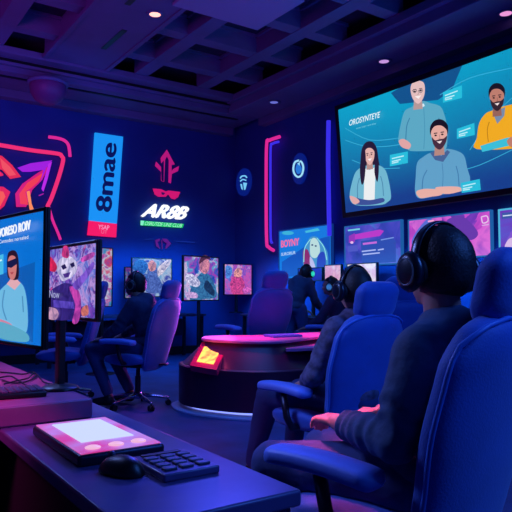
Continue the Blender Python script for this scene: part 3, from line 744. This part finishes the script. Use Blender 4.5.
# orange display on the slanted end
q = [at_d(197, 361.5, 5.72), at_d(213.5, 364.3, 5.62), at_d(220.5, 349.5, 5.86), at_d(204.5, 346.6, 5.98)]
def loft_quad(qs, th, name, m, par, grow=0):
    c_ = sum(qs, Vector())/4; qs = [c_+(p_-c_)*(1+grow) for p_ in qs]
    nr = (qs[1]-qs[0]).cross(qs[3]-qs[0]).normalized()
    mb_ = MB().rings([[p_ for p_ in qs], [p_+nr*th for p_ in qs]]); return mb_.build(name, m, par, smooth=False), nr
hous, nr = loft_quad([p_ for p_ in q], -.06, 'display_housing', mat('red_lacquer', C(235, 30, 90), .3), r, .6)
q2 = [p_+nr*.004 for p_ in q]
om, t, p = nodes('orange_display'); p.inputs['Base Color'].default_value = (.1, .03, .01, 1)
gt = t.nodes.new('ShaderNodeTexNoise'); gt.inputs['Scale'].default_value = 14; tc = t.nodes.new('ShaderNodeTexCoord'); t.links.new(tc.outputs['Object'], gt.inputs['Vector'])
rp = t.nodes.new('ShaderNodeValToRGB'); rp.color_ramp.elements[0].color = (*C(255, 90, 60), 1); rp.color_ramp.elements[1].color = (*C(255, 205, 90), 1); rp.color_ramp.elements[0].position = .3; rp.color_ramp.elements[1].position = .55
t.links.new(gt.outputs['Fac'], rp.inputs['Fac']); t.links.new(rp.outputs['Color'], p.inputs['Emission Color']); p.inputs['Emission Strength'].default_value = 1.6
loft_quad(q2, -.01, 'display', om, r, 0)
# tray / papers on the counter top
o = MB().box((0, 0, .011), (.34, .2, .022)).build('laptop', M['armpad'], bevel=.004); o.location = (*at_z(283, 336.5, .672)[:2], .672); o.rotation_euler.z = R(-8)
tag(o, 'closed pale laptop lying on the pink counter top', 'laptop')

# ------------------------------------------------------------------ office chairs
def superring(hw, ht, z, cy_, n=36, e=3.0, bow=0, cx=0):
    out = []
    for k in range(n):
        a = 2*pi*k/n; ca, sa = cos(a), sin(a)
        x = hw*abs(ca)**(2/e)*(1 if ca > 0 else -1); y = ht*abs(sa)**(2/e)*(1 if sa > 0 else -1)
        out.append(Vector((cx+x, cy_+y+bow*(x/max(hw, .01))**2, z)))
    return out
def interp(tab, z):
    for (a, va), (b_, vb) in zip(tab, tab[1:]):
        if z <= b_:
            t_ = max(0, (z-a)/(b_-a)); t_ = t_*t_*(3-2*t_); return va+(vb-va)*t_
    return tab[-1][1]
def loft(z0, z1, hw_tab, ht, cyf, n=26, e=3, bow=.0, endr=.05):
    rg = []
    for i in range(n+1):
        t_ = .5-.5*cos(pi*i/n); z = z0+(z1-z0)*t_
        ed = min(z-z0, z1-z); k = 1 if ed >= endr else math.sqrt(max(.0, 1-(1-ed/endr)**2))
        k = max(k, .03)
        rg.append(superring(max(.01, interp(hw_tab, z)-endr*.75*(1-k)), ht*k, z, cyf(z), e=e, bow=bow))
    return MB().rings(rg)
LEAN = .26
def cyback(z): return -.215-LEAN*(z-.5)
def make_chair(label, group=None):
    r = empty('office_chair'); tag(r, label, 'office chair', group)
    s = loft(.42, .53, [(.42, .26), (.53, .27)], .25, lambda z: .03, n=12, e=4, endr=.045); s.build('seat', M['chair'], r)
    hw = [(.36, .19), (.55, .235), (.78, .275), (.93, .265), (1.02, .225), (1.06, .20)]
    loft(.36, 1.06, hw, .055, cyback, n=34, e=3.2, bow=.03, endr=.09).build('backrest', M['chair'], r)
    # piping round the outline of the shell
    pts = []
    zz = [.42+.57*i/16 for i in range(17)]
    for z in zz: pts.append(Vector((interp(hw, z)+.002, cyback(z)+.03-.012, z)))
    for k in range(1, 8):
        a = pi*k/8; pts.append(Vector((cos(a)*(interp(hw, .99)), cyback(1.0+.055*sin(a))+.012*cos(2*a)-.01, .99+.068*sin(a))))
    for z in reversed(zz): pts.append(Vector((-interp(hw, z)-.002, cyback(z)+.03-.012, z)))
    MB().tube(pts, .007).build('piping', M['pipe'], r)
    loft(1.02, 1.235, [(1.02, .125), (1.10, .15), (1.18, .155), (1.235, .14)], .052, lambda z: cyback(z)+.02, n=22, e=3.2, bow=.015, endr=.065).build('headrest', M['chair'], r)
    for sx in (-1, 1):
        a = empty('t'); bpy.data.objects.remove(a)
        pad = MB(); rg = []
        for i in range(17):
            t_ = i/16; y = -.14+.39*t_; ed = min(t_, 1-t_)*.39; k = 1 if ed > .035 else math.sqrt(max(.02, 1-(1-ed/.035)**2))
            rg.append([Vector((sx*.30+v_.x, y, .655+v_.z-.012*(t_-.6)**2*4)) for v_ in [Vector((.055*k*(abs(cos(u))**.7)*(1 if cos(u) > 0 else -1), 0, .027*k*(abs(sin(u))**.7)*(1 if sin(u) > 0 else -1))) for u in [2*pi*m_/20 for m_ in range(20)]]])
        pad.rings(rg); ap = pad.build('armrest', M['armpad'], r)
        sp_ = MB().tube([(sx*.22, .0, .44), (sx*.30, .0, .45), (sx*.315, .02, .5), (sx*.305, .06, .63)], .02)
        sp_.build('armrest_support', M['dmetal'], ap)
    MB().cyl((0, 0, .12), (0, 0, .3), .028).cyl((0, 0, .28), (0, 0, .41), .02).build('gas_column', M['dmetal'], r, smooth='auto')
    MB().box((0, .0, .405), (.26, .22, .035)).build('mechanism', M['dmetal'], r, bevel=.008)
    MB().box((0, -.235, .42), (.07, .16, .018)).build('back_bracket', M['dmetal'], r, bevel=.004)
    MB().lathe([(0, .08), (.045, .08), (.05, .1), (.04, .14), (0, .14)], n=20).build('hub', M['chrome'], r)
    for k in range(5):
        a = 2*pi*k/5+.3; d = Vector((cos(a), sin(a), 0)); n_ = Vector((-sin(a), cos(a), 0))
        lg = MB().tube([d*.02+Vector((0,0,.115)), d*.15+Vector((0,0,.1)), d*.29+Vector((0,0,.075)), d*.31+Vector((0,0,.07))], [.022, .018, .013, .012]).build('base_leg', M['chrome'], r)
        cs = MB()
        for s_ in (-1, 1): cs.cyl(d*.30+n_*s_*.006+Vector((0,0,.028)), d*.30+n_*s_*.024+Vector((0,0,.028)), .028, n=16)
        cs.cyl(d*.30+Vector((0,0,.03)), d*.30+Vector((0,0,.07)), .008, n=8)
        cs.build('caster', M['blackp'], lg, smooth='auto')
    return r
G_CH = 'blue high-backed office chairs'
proto = make_chair('blue high-backed chair of the nearest seated person, cut off by the right edge', G_CH)
def chair(pos, a, label, scale=1.0, first=[True]):
    if first[0]: c_ = proto; first[0] = False
    else: c_ = copy_tree(proto)
    c_.location = pos; c_.rotation_euler = (0, 0, face(a)); c_.scale = (scale,)*3; c_['label'] = label
    return c_
P1, A1 = g(.43, 1.90), 45
P2, A2 = g(.40, 3.42), 40
P3, A3 = g(-1.16, 6.15), 72
P4, A4 = g(-.02, 7.25), 38
P5, A5 = g(1.0, 8.0), 62
P6, A6 = g(1.04, 4.9), 8
P7, A7 = g(-1.98, 6.5), 100
chair(P1, A1, 'blue high-backed chair of the nearest seated person, cut off by the right edge')
chair(P2, A2, 'blue high-backed chair of the person in the plaid shirt', .95)
chair(P3, A3, 'blue high-backed chair of the person left of the counter')
chair(P4, A4, 'empty blue chair behind the counter facing the wall monitors', 1.1)
chair(P5, A5, 'blue chair of the far seated person behind the counter', 1.05)
chair(P6, A6, 'blue chair of which only the headrest shows between the two nearest heads')
chair(P7, A7, 'empty chair in the shade under the fighter monitor', 1.0)

# ------------------------------------------------------------------ people
def person(pos, rz, label, jac, pose, headyaw=0, fine=.012, hairless=False, wob=.004, hs_label=None, cup=None, lean=0, scale=1.0, shoes=True, collar=True):
    """one continuous body, with clothes and hair as its children; local +y is where the person faces"""
    J = dict(pelvis=(0,-.10,.60), belly=(0,-.115,.76), chest=(0,-.12,.92), neck=(0,-.10,1.07), head=(0,-.075,1.205))
    J.update(pose); V3 = {k: Vector(v_) for k, v_ in J.items()}
    body = MB(); rh = Matrix.Rotation(headyaw, 3, 'Z')
    hd = V3['head']
    def hp(x, y, z): return hd + rh @ Vector((x, y, z))
    body.ell(hp(0, -.008, .018), (.077, .097, .098), rh, 18, 26)      # skull
    body.ell(hp(0, .022, -.045), (.058, .066, .062), rh)              # jaw
    body.ell(hp(0, .062, -.086), (.024, .022, .018), rh)              # chin
    body.cap([hp(0, .085, .005), hp(0, .106, -.022)], [.010, .014])   # nose
    body.ell(hp(0, .082, .028), (.05, .018, .012), rh)                # brow
    body.ell(hp(0, .084, -.055), (.024, .012, .007), rh); body.ell(hp(0, .082, -.066), (.02, .012, .007), rh)  # lips
    for s_ in (-1, 1):
        body.ell(hp(s_*.079, -.005, -.008), (.010, .02, .032), rh); body.ell(hp(s_*.045, .066, -.02), (.018, .016, .016), rh)
    body.cap([V3['neck']+Vector((0, -.0, -.06)), V3['neck'], hp(0, -.012, -.06)], [.062, .055, .054])
    body.ell(V3['chest'], (.15, .10, .16)); body.ell(V3['belly'], (.135, .10, .13)); body.ell(V3['pelvis'], (.155, .12, .10))
    coat = MB(); trou = MB(); shoe = []
    coat.ell(V3['chest']+Vector((0, -.0, .01)), (.185, .125, .17)); coat.ell((V3['chest']+V3['belly'])/2, (.168, .125, .16)); coat.ell(V3['belly'], (.165, .128, .14)); coat.ell(V3['pelvis']+Vector((0, 0, .03)), (.18, .145, .09))
    trou.ell(V3['pelvis']+Vector((0, .0, -.01)), (.17, .14, .09))
    neckb = V3['neck']+Vector((0, .0, -.045))
    coat.cap([V3['chest']+Vector((0, -.01, .09)), neckb], [.11, .078])
    for s_, sd in ((-1, 'l'), (1, 'r')):
        S = V3['sho_'+sd]; E = V3['elb_'+sd]; Wr = V3['wri_'+sd]; hdir = V3.get('hd_'+sd, Vector((0, 1, 0))).normalized()
        body.cap([V3['chest']+Vector((s_*.08, 0, .08)), S, E, Wr], [.06, .052, .040, .026])
        coat.cap([neckb+Vector((s_*.03, 0, -.02)), S+Vector((-s_*.015, 0, .0)), S.lerp(E, .5), E, E.lerp(Wr, .5), Wr.lerp(E, .24)], [.075, .078, .066, .060, .053, .043])
        # hand: palm, four fingers, thumb
        up = V3.get('pn_'+sd, Vector((0, 0, 1))).normalized(); side = hdir.cross(up).normalized()*(1 if s_ < 0 else -1)   # towards the thumb
        pc_ = Wr + hdir*.05
        for k in range(4):
            o_ = side*(.030-.020*k); ln = [.040, .045, .042, .032][k]; b0 = Wr+hdir*.085+o_*.95
            body.cap([Wr+hdir*.02+o_*.5, b0], [.014, .0115])
            p1_ = b0+hdir*ln*.95-up*ln*.22; p2_ = p1_+hdir*ln*.5-up*ln*.42; p3_ = p2_-up*ln*.4+hdir*ln*.1
            body.cap([b0, p1_, p2_, p3_], [.0105, .0095, .0088, .008], 10)
        body.ell(pc_, (.033, .033, .020))
        t0 = Wr+hdir*.03+side*.03; body.cap([Wr+hdir*.015+side*.012, t0, t0+hdir*.035+side*.018-up*.012, t0+hdir*.062+side*.012-up*.022], [.016, .014, .0115, .009], 10)
        Hp = V3['pelvis']+Vector((s_*.09, .03, -.01)); K = V3['kne_'+sd]; An = V3['ank_'+sd]; T = V3['toe_'+sd]
        body.cap([Hp, K, An], [.085, .058, .038]); body.cap([An, An+Vector((0, 0, -.03)), T], [.036, .036, .026])
        trou.cap([Hp, Hp.lerp(K, .5), K, K.lerp(An, .45), An.lerp(K, .08)], [.105, .09, .077, .066, .054])
        shoe.append((An, T))
    b = body.organic('person', M['skin'], None, fine, 3)
    b.location = pos; b.rotation_euler.z = rz; b.scale = (scale,)*3; tag(b, label, 'person')
    el = [V3['elb_l'], V3['elb_r'], V3['wri_l'], V3['wri_r']]
    def folds(co):
        d = 0
        for q, amp, fr in ((el[0], .009, 120), (el[1], .009, 120), (el[2], .007, 190), (el[3], .007, 190)):
            dd = (co-q).length
            if dd < .16: d += amp*(1-dd/.16)*sin(fr*dd+6*noise.noise(co*9))
        return d
    coat.organic('jacket', jac, b, fine*1.1, 3, wob, 11, folds)
    trou.organic('trousers', M['pants'], b, fine*1.2, 4, wob, 9)
    if collar:
        mb = MB(); n_ = 28; rg = []
        for (rr, zz_) in ((.074, -.02), (.078, .02), (.070, .035), (.064, .03), (.062, -.01)):
            rg.append([neckb+Vector((rr*cos(2*pi*k/n_), rr*1.05*sin(2*pi*k/n_)+.0, zz_+.02*(-sin(2*pi*k/n_))+.012)) for k in range(n_)])
        mb.rings(rg, False); mb.build('collar', jac, b)
    for An, T in shoe:
        d = (T-An); d.z = 0
        m2 = MB().cap([An+Vector((0, 0, -.025)), An+Vector((0, 0, -.05)), T+Vector((0, 0, .0))], [.05, .05, .036]); m2.organic('shoe', M['shoe'], b, .012, 3)
    # hair: cap over the skull, open at the face
    hm = MB(); rg = []
    n_, m_ = 22, 36
    for i in range(n_+1):
        t_ = max(.03, pi*i/n_*.74); ring = []
        for j in range(m_):
            u = 2*pi*j/m_; x, y, z = sin(t_)*cos(u), sin(t_)*sin(u), cos(t_)
            k = .985+.02*noise.noise(Vector((x, y, z))*4)+.008*noise.noise(Vector((x, y, z))*14)
            fwd = max(0, y-.25)/.75; low = max(0, .45-z)
            if y > .25 and z < .5: k -= min(.28, .9*fwd*low+.1)
            ring.append(hp(.088*k*x, -.014+.109*k*y, .020+.112*k*z-.012*(1-abs(y))*(z < 0)-(.026*max(0, -y)*(1-min(1, abs(x)*1.2)) if z < -.3 else 0)))
        rg.append(ring)
    hm.rings(rg); hm.build('hair', M['hair'], b)
    if hs_label:
        hs = empty('headset', pos + Matrix.Rotation(rz, 3, 'Z') @ (hd*scale), rz+headyaw); hs.scale = (scale,)*3; tag(hs, hs_label, 'headset')
        arc = [Vector((.098*cos(a)*(1.02 if abs(cos(a)) > .7 else 1), -.012, .0+.137*max(0, sin(a))**.85+(-.0))) for a in [pi*k/20 for k in range(21)]]
        band = MB(); rg = []
        for i, q in enumerate(arc):
            a = arc[max(0, i-1)]; c_ = arc[min(20, i+1)]; d = (c_-a).normalized(); nn_ = Vector((-d.z, 0, d.x))
            rg.append([q+nn_*(.006*cos(u))+Vector((0, .017*sin(u), 0)) for u in [2*pi*k/12 for k in range(12)]])
        band.rings(rg).build('headband', M['headset'], hs)
        for s_ in (-1, 1):
            rot = Matrix.Rotation(s_*pi/2, 3, 'Y')
            c1 = MB().lathe([(0, .0), (.030, .0), (.047, .004), (.05, .016), (.044, .028), (.030, .033), (0, .034)], (s_*.096, -.008, -.008), 28, rot)
            for v_ in c1.v: v_.z = -.008+(v_.z+.008)*1.18
            cu_ = c1.build('ear_cup', M['headset'], hs)
            MB().lathe([(.022, -.02), (.040, -.02), (.046, -.01), (.045, .002), (.022, .002)], (s_*.096, -.008, -.008), 28, rot).build('ear_cushion', M['cushion'], cu_)
            ringm = cup or emit('cup_ring_blue', C(60, 90, 190), .09)
            MB().tube([Vector((s_*.128, -.008+.033*cos(2*pi*k/24), -.008+.038*sin(2*pi*k/24))) for k in range(24)], .0028, 8, True).build('light_ring', ringm, cu_)
            if cup: MB().lathe([(0, .034), (.03, .034), (.028, .037), (0, .037)], (s_*.096, -.008, -.008), 20, rot).build('light_disc', cup, cu_)
    return b
SIT = dict(sho_l=(-.175,-.115,1.0), sho_r=(.175,-.115,1.0), elb_l=(-.25,-.08,.755), elb_r=(.25,-.06,.755), wri_l=(-.15,.12,.735), wri_r=(.13,.16,.72),
           hd_l=(.35,.85,-.12), hd_r=(-.3,.85,-.15), kne_l=(-.14,.40,.555), kne_r=(.13,.41,.555), ank_l=(-.15,.45,.115), ank_r=(.14,.42,.115), toe_l=(-.16,.59,.045), toe_r=(.15,.56,.045))
s1 = dict(SIT); s1.update(wri_l=(-.165,.12,.735), elb_l=(-.235,-.125,.735), hd_l=(.45,.8,-.05), sho_l=(-.155,-.15,.955), sho_r=(.165,-.15,.955), chest=(0,-.15,.89), neck=(0,-.14,1.05), head=(0,-.125,1.185), belly=(0,-.13,.75))
person(P1+g(.012, 0), face(A1), 'nearest seated person in a dark slate jacket seen from behind', M['jacket'], s1, headyaw=R(-18), fine=.0075, wob=.006, hs_label='black headset on the nearest person')
s2 = dict(SIT); s2.update(wri_l=(-.15,.12,.665), elb_l=(-.26,-.07,.74), hd_l=(.3,.9,-.25), kne_l=(-.16,.42,.56), ank_l=(-.17,.56,.115), toe_l=(-.18,.71,.045), kne_r=(.1,.42,.56), ank_r=(.1,.50,.115), toe_r=(.1,.66,.045), chest=(0,-.13,.91), head=(0,-.12,1.19), neck=(0,-.13,1.05), sho_l=(-.165,-.13,.975), sho_r=(.165,-.13,.975))
person(P2+g(.045, -.05), face(A2), 'seated person in a plaid shirt, second nearest, half hidden by the chair back', M['jacket2'], s2, headyaw=R(-12), fine=.010, wob=.005, scale=.95, hs_label='black headset on the person in the plaid shirt')
s3 = dict(SIT); s3.update(chest=(0,-.06,.92), belly=(0,-.1,.76), neck=(0,.0,1.07), head=(0,.045,1.19), sho_l=(-.17,-.03,1.0), sho_r=(.17,-.03,1.0), elb_l=(-.21,.10,.78), elb_r=(.21,.08,.78), wri_l=(-.16,.30,.665), wri_r=(.15,.30,.665),
          hd_l=(.1,.95,-.2), hd_r=(-.1,.95,-.2), kne_l=(-.13,.44,.56), kne_r=(.13,.40,.56), ank_l=(-.12,.25,.115), ank_r=(.14,.16,.115), toe_l=(-.13,.40,.045), toe_r=(.15,.31,.045))
person(P3, face(A3), 'seated person in a dark sweater in profile, hands on the knees', M['jacket3'], s3, headyaw=R(4), fine=.011, hs_label='black headset on the person sitting in profile')
green = emit('cup_green', C(40, 230, 200), .9)
ss = dict(pelvis=(0,0,.90), belly=(0,.03,1.03), chest=(0,.10,1.18), neck=(0,.19,1.31), head=(0,.27,1.40), sho_l=(-.17,.14,1.26), sho_r=(.17,.14,1.26), elb_l=(-.21,.22,1.0), elb_r=(.21,.22,1.0), wri_l=(-.18,.40,.86), wri_r=(.18,.40,.86),
          hd_l=(.1,.95,-.3), hd_r=(-.1,.95,-.3), kne_l=(-.11,.05,.50), kne_r=(.12,.12,.50), ank_l=(-.12,-.04,.10), ank_r=(.13,.10,.10), toe_l=(-.13,.12,.045), toe_r=(.14,.25,.045))
person(g(.53, 8.75), face(-50), 'standing person bending forward behind the counter', M['jacket3'], ss, headyaw=R(0), fine=.016, scale=.99, hs_label='headset with a glowing green ear cup', cup=green)
s5 = dict(s3)
person(P5, face(A5), 'far seated person behind the counter by the small wall monitor', M['jacket3'], s5, headyaw=R(10), fine=.016, scale=1.0, hs_label='headset with blue-lit cups on the far seated person', cup=emit('cup_blue', C(60, 130, 220), .7))

# ------------------------------------------------------------------ far desks and monitors
def far_desk(x0, x1, y0, y1, label):
    r = empty('desk', ((x0+x1)/2, (y0+y1)/2, 0)); tag(r, label, 'desk'); w_, d_ = x1-x0, y1-y0
    MB().box((0, 0, .73), (w_, d_, .035)).build('desktop', M['deskfar'], r, bevel=.005)
    for sx in (-1, 1):
        for s_ in (-1, 1): MB().box((sx*(w_/2-.06), s_*(d_/2-.06), .357), (.05, .05, .71)).build('leg', M['dmetal'], r, bevel=.004)
    if w_ > d_: MB().box((0, d_/2-.07, .5), (w_-.14, .02, .3)).build('modesty_panel', M['deskfar'], r)
    else: MB().box((w_/2-.07, 0, .5), (.02, d_-.14, .3)).build('modesty_panel', M['deskfar'], r)
far_desk(-1.6, .7, 9.2, 9.95, 'long dark desk against the left wall under the neon star')
far_desk(.8, 2.75, 9.2, 9.95, 'long dark desk against the left wall under the logo')
far_desk(2.85, 5.3, 9.2, 9.95, 'long dark desk against the left wall near the room corner')
far_desk(5.78, 6.4, 6.6, 8.9, 'dark desk against the right wall behind the standing person')
far_desk(5.78, 6.4, 4.1, 6.5, 'dark desk against the right wall beneath the violet display')
def quad_monitor(quad, yplane, label, k, rz=0, floor=.7475, cols=GAME, scale=5, s=.8, deco=None, base=(.26,.2), xplane=None, bez=.014):
    (ax, ay), (bx, by) = quad   # UL and LR corners on the photo
    mx, my = (ax+bx)/2, (ay+by)/2
    rr = ray(mx, my); p = CAM+rr*((yplane/rr.y) if xplane is None else xplane/rr.x)
    pl = Plane((p.x, p.y, 0), rz)
    xa, za = pl.L(ax, (ay+by)/2); xb, _ = pl.L(bx, (ay+by)/2)
    _, za = pl.L(mx, ay); _, zb = pl.L(mx, by)
    c0 = (xa+xb)/2
    pl, r = monitor(pl.m @ Vector((c0, 0, 0)), rz, xb-xa, za-zb, (za+zb)/2, label, game_mat(k, scale, s, cols), floor, base=base, neck=.05, bez=bez)
    if deco:
        P = Pic(pl); deco(P); P.build('picture', M['vcart'], r)
    return r
def fig(P):
    P.P([(190,300),(192,284),(198,276),(203,272),(210,276),(215,286),(216,297),(205,299)], (60,130,170), True)
    P.P([(200,270),(200,262),(204,258),(209,261),(209,269),(205,274)], (235,150,160), True); P.P([(199,264),(201,257),(206,255),(211,260),(206,259)], (90,40,60), True)
    P.P([(185,276),(192,274),(200,282),(197,287),(189,284)], (225,225,240), True); P.P([(207,280),(214,290),(213,296),(204,288)], (30,60,90), True)
    P.P([(186,292),(196,293),(197,298),(186,297)], (230,190,230), True)
def fig2(P):
    P.P([(147,276),(148,268),(152,265),(157,268),(158,278),(163,286),(163,292),(146,292)], (90,120,190), True); P.P([(148,264),(152,260),(156,264),(155,270),(150,271)], (235,160,150), True)
    P.P([(158,268),(168,259),(171,262),(164,272),(158,276)], (235,225,225), True); P.P([(134,262),(143,260),(148,266),(143,275),(135,272)], (50,120,200), True)
def fig3(P):
    P.P([(233,294),(230,284),(233,277),(239,275),(243,279),(245,288),(243,294)], (235,80,150), True); P.P([(234,276),(235,270),(239,268),(242,272),(240,277)], (255,170,160), True); P.E(247, 290, 4.5, 3.5, (235,110,200)); P.P([(226,266),(232,268),(231,276),(226,278)], (90,160,235), True)
quad_monitor([(183,256),(219,301)], 8.6, 'tall display on a floor pole showing a teal-suited hero', 3, rz=R(14), floor=0, deco=fig, base=(.42,.3), bez=.02, s=.8)
quad_monitor([(131.5,258),(172,297)], 9.45, 'wall-side monitor behind the person sitting in profile', 4, deco=fig2, s=.75, cols=[(20,40,130),(40,110,200),(70,70,180),(190,210,240),(60,160,220),(200,110,190)])
quad_monitor([(124.5,267),(150,298.5)], 9.7, 'dimmer monitor half hidden behind another at the profile sitter', 5, s=.4)
quad_monitor([(224,264),(252,295)], 9.45, 'small monitor with a pink-armoured figure behind the counter', 6, deco=fig3, s=.8, cols=[(40,60,190),(90,120,230),(220,90,190),(120,80,210),(240,170,220),(70,160,230)])
quad_monitor([(254.5,264.5),(274,293)], 9.45, 'small monitor partly behind the empty chair headrest', 7, s=.7, cols=[(20,80,180),(60,170,220),(190,220,240),(40,80,190),(230,90,150)])
quad_monitor([(97.5,247.5),(112.5,307)], 8.2, 'narrow upright monitor right of the fighter monitor', 8, rz=R(18), floor=0, s=.75, base=(.4,.3), cols=[(20,70,160),(70,160,210),(190,70,170),(200,220,240),(220,60,110),(50,90,190)])
quad_monitor([(324.5,264.5),(341.5,281.5)], 0, 'small pinkish monitor behind the far seated person', 9, rz=RZ_R, xplane=6.05, s=.85, cols=[(60,60,130),(240,190,210),(225,150,190),(240,215,230),(90,80,160)], scale=4, base=(.24,.2))
quad_monitor([(347,263),(377,284)], 0, 'small white-lit monitor beyond the plaid-shirted person', 10, rz=RZ_R, xplane=6.05, s=.9, cols=[(90,60,170),(235,225,245),(225,190,230),(245,240,250),(180,70,190)], scale=3, base=(.24,.2))
# dark wide monitor seen from behind
rr = ray(310, 275); pm = CAM+rr*(6.05/rr.x); pl = Plane((pm.x, pm.y, 0), RZ_R)
xa, zb = pl.L(298, 281.5); xb, za = pl.L(322.5, 267)
monitor(pl.m @ Vector(((xa+xb)/2, 0, 0)), RZ_R, xb-xa, za-zb, (za+zb)/2, 'dark switched-off monitor below the cyan display', mat('off_screen', C(60, 35, 90), .3), .7475, neck=.05, base=(.24,.2))

# ------------------------------------------------------------------ light
def area(name, loc, target, size, power, col, size_y=None, spread=None):
    d = bpy.data.lights.new(name, 'AREA'); d.energy = power; d.color = col; d.size = size
    if size_y: d.shape = 'RECTANGLE'; d.size_y = size_y
    if spread: d.spread = spread
    o = bpy.data.objects.new(name, d); COL.objects.link(o); o.location = loc
    o.rotation_euler = (Vector(target)-Vector(loc)).to_track_quat('-Z', 'Y').to_euler(); return o
def point(name, loc, power, col, r_=.1):
    d = bpy.data.lights.new(name, 'POINT'); d.energy = power; d.color = col; d.shadow_soft_size = r_
    o = bpy.data.objects.new(name, d); COL.objects.link(o); o.location = loc; return o
BLUE = (.05, .20, 1); DEEP = (.03, .10, 1)
area('blue_ceiling_wash', (3.0, 4.8, 4.1), (3.0, 5.0, 0), 2.6, 42, BLUE, 4, spread=R(110))
area('blue_back_wash', (4.0, 6.8, 2.8), (4.8, 8.9, .3), 1.8, 36, (.03, .26, 1), spread=R(90))
area('blue_front_wash', (2.6, -.6, 3.0), (1.5, 3.0, .7), 1.4, 34, BLUE, spread=R(110))
area('wall_wash_left', (2.2, 9.3, 1.75), (2.2, 10.1, 1.2), 6.5, 30, (.02, .30, 1), .12, spread=R(110))
area('wall_wash_right', (5.75, 6.6, 1.6), (6.45, 6.6, 1.0), 4.8, 34, (.02, .34, 1), .12, spread=R(110))
area('cove_wash', (1.4, 7.9, 3.5), (1.4, 9.4, 4.3), 5.5, 7, (.03, .12, 1), .3, spread=R(120))
area('blue_up_right', (4.4, 3.6, 2.4), (3.4, 5.0, 4.6), 2.5, 18, (.03, .12, 1), spread=R(120))
area('purple_up_left', (-1.2, 4.5, 2.9), (.2, 6.6, 4.6), 1.6, 30, (.7, .05, .75), spread=R(100))
area('magenta_desk', (-.9, 1.3, 2.1), (.2, 2.2, .8), .4, 5, (1, .06, .45), spread=R(42))
area('magenta_counter', g(-.1, 6.12, 1.9), g(-.1, 6.13, .7), .25, 3.2, (1, .05, .42), spread=R(45))
area('magenta_counter_end', g(.6, 6.55, 1.9), g(.6, 6.56, .7), .25, 3.2, (1, .05, .42), spread=R(45))
area('blue_desk_end', (1.5, 2.4, 1.7), (.55, 1.5, .75), .4, 2.2, (.06, .08, 1), spread=R(60))
area('lavender_side', (*g(-1.7, 2.9, 2.4),), g(.25, 2.5, .75), .5, 11, (.20, .30, 1), spread=R(70))
area('violet_chair_rim', (*g(-.45, 7.3, 1.1),), g(-1.0, 6.1, .8), .4, 5, (.7, .1, 1), spread=R(60))  # added lamp for a violet rim on the profile sitter's chair, no fixture there
area('pink_hand_light', (*g(-.25, 2.5, 1.5),), g(.24, 2.05, .75), .15, 1.2, (1, .12, .4), spread=R(24))
point('display_glow', g(-.48, 5.70, .66), 1.4, (1, .08, .25), .05)
point('star_glow', (.4, 9.75, 2.9), 4, (1, .05, .4), .3)
point('banner_glow', (2.35, 9.8, 2.7), 2.5, (.05, .2, 1), .3)
world = bpy.data.worlds.new('world'); scn.world = world; world.use_nodes = True
bgn = world.node_tree.nodes['Background']; bgn.inputs['Color'].default_value = (.01, .05, .5, 1); bgn.inputs['Strength'].default_value = .12

vs_ = scn.view_settings; vs_.view_transform = 'Standard'; vs_.look = 'None'; vs_.exposure = 0; vs_.gamma = 1; vs_.use_curve_mapping = False
scn.cycles.max_bounces = 5
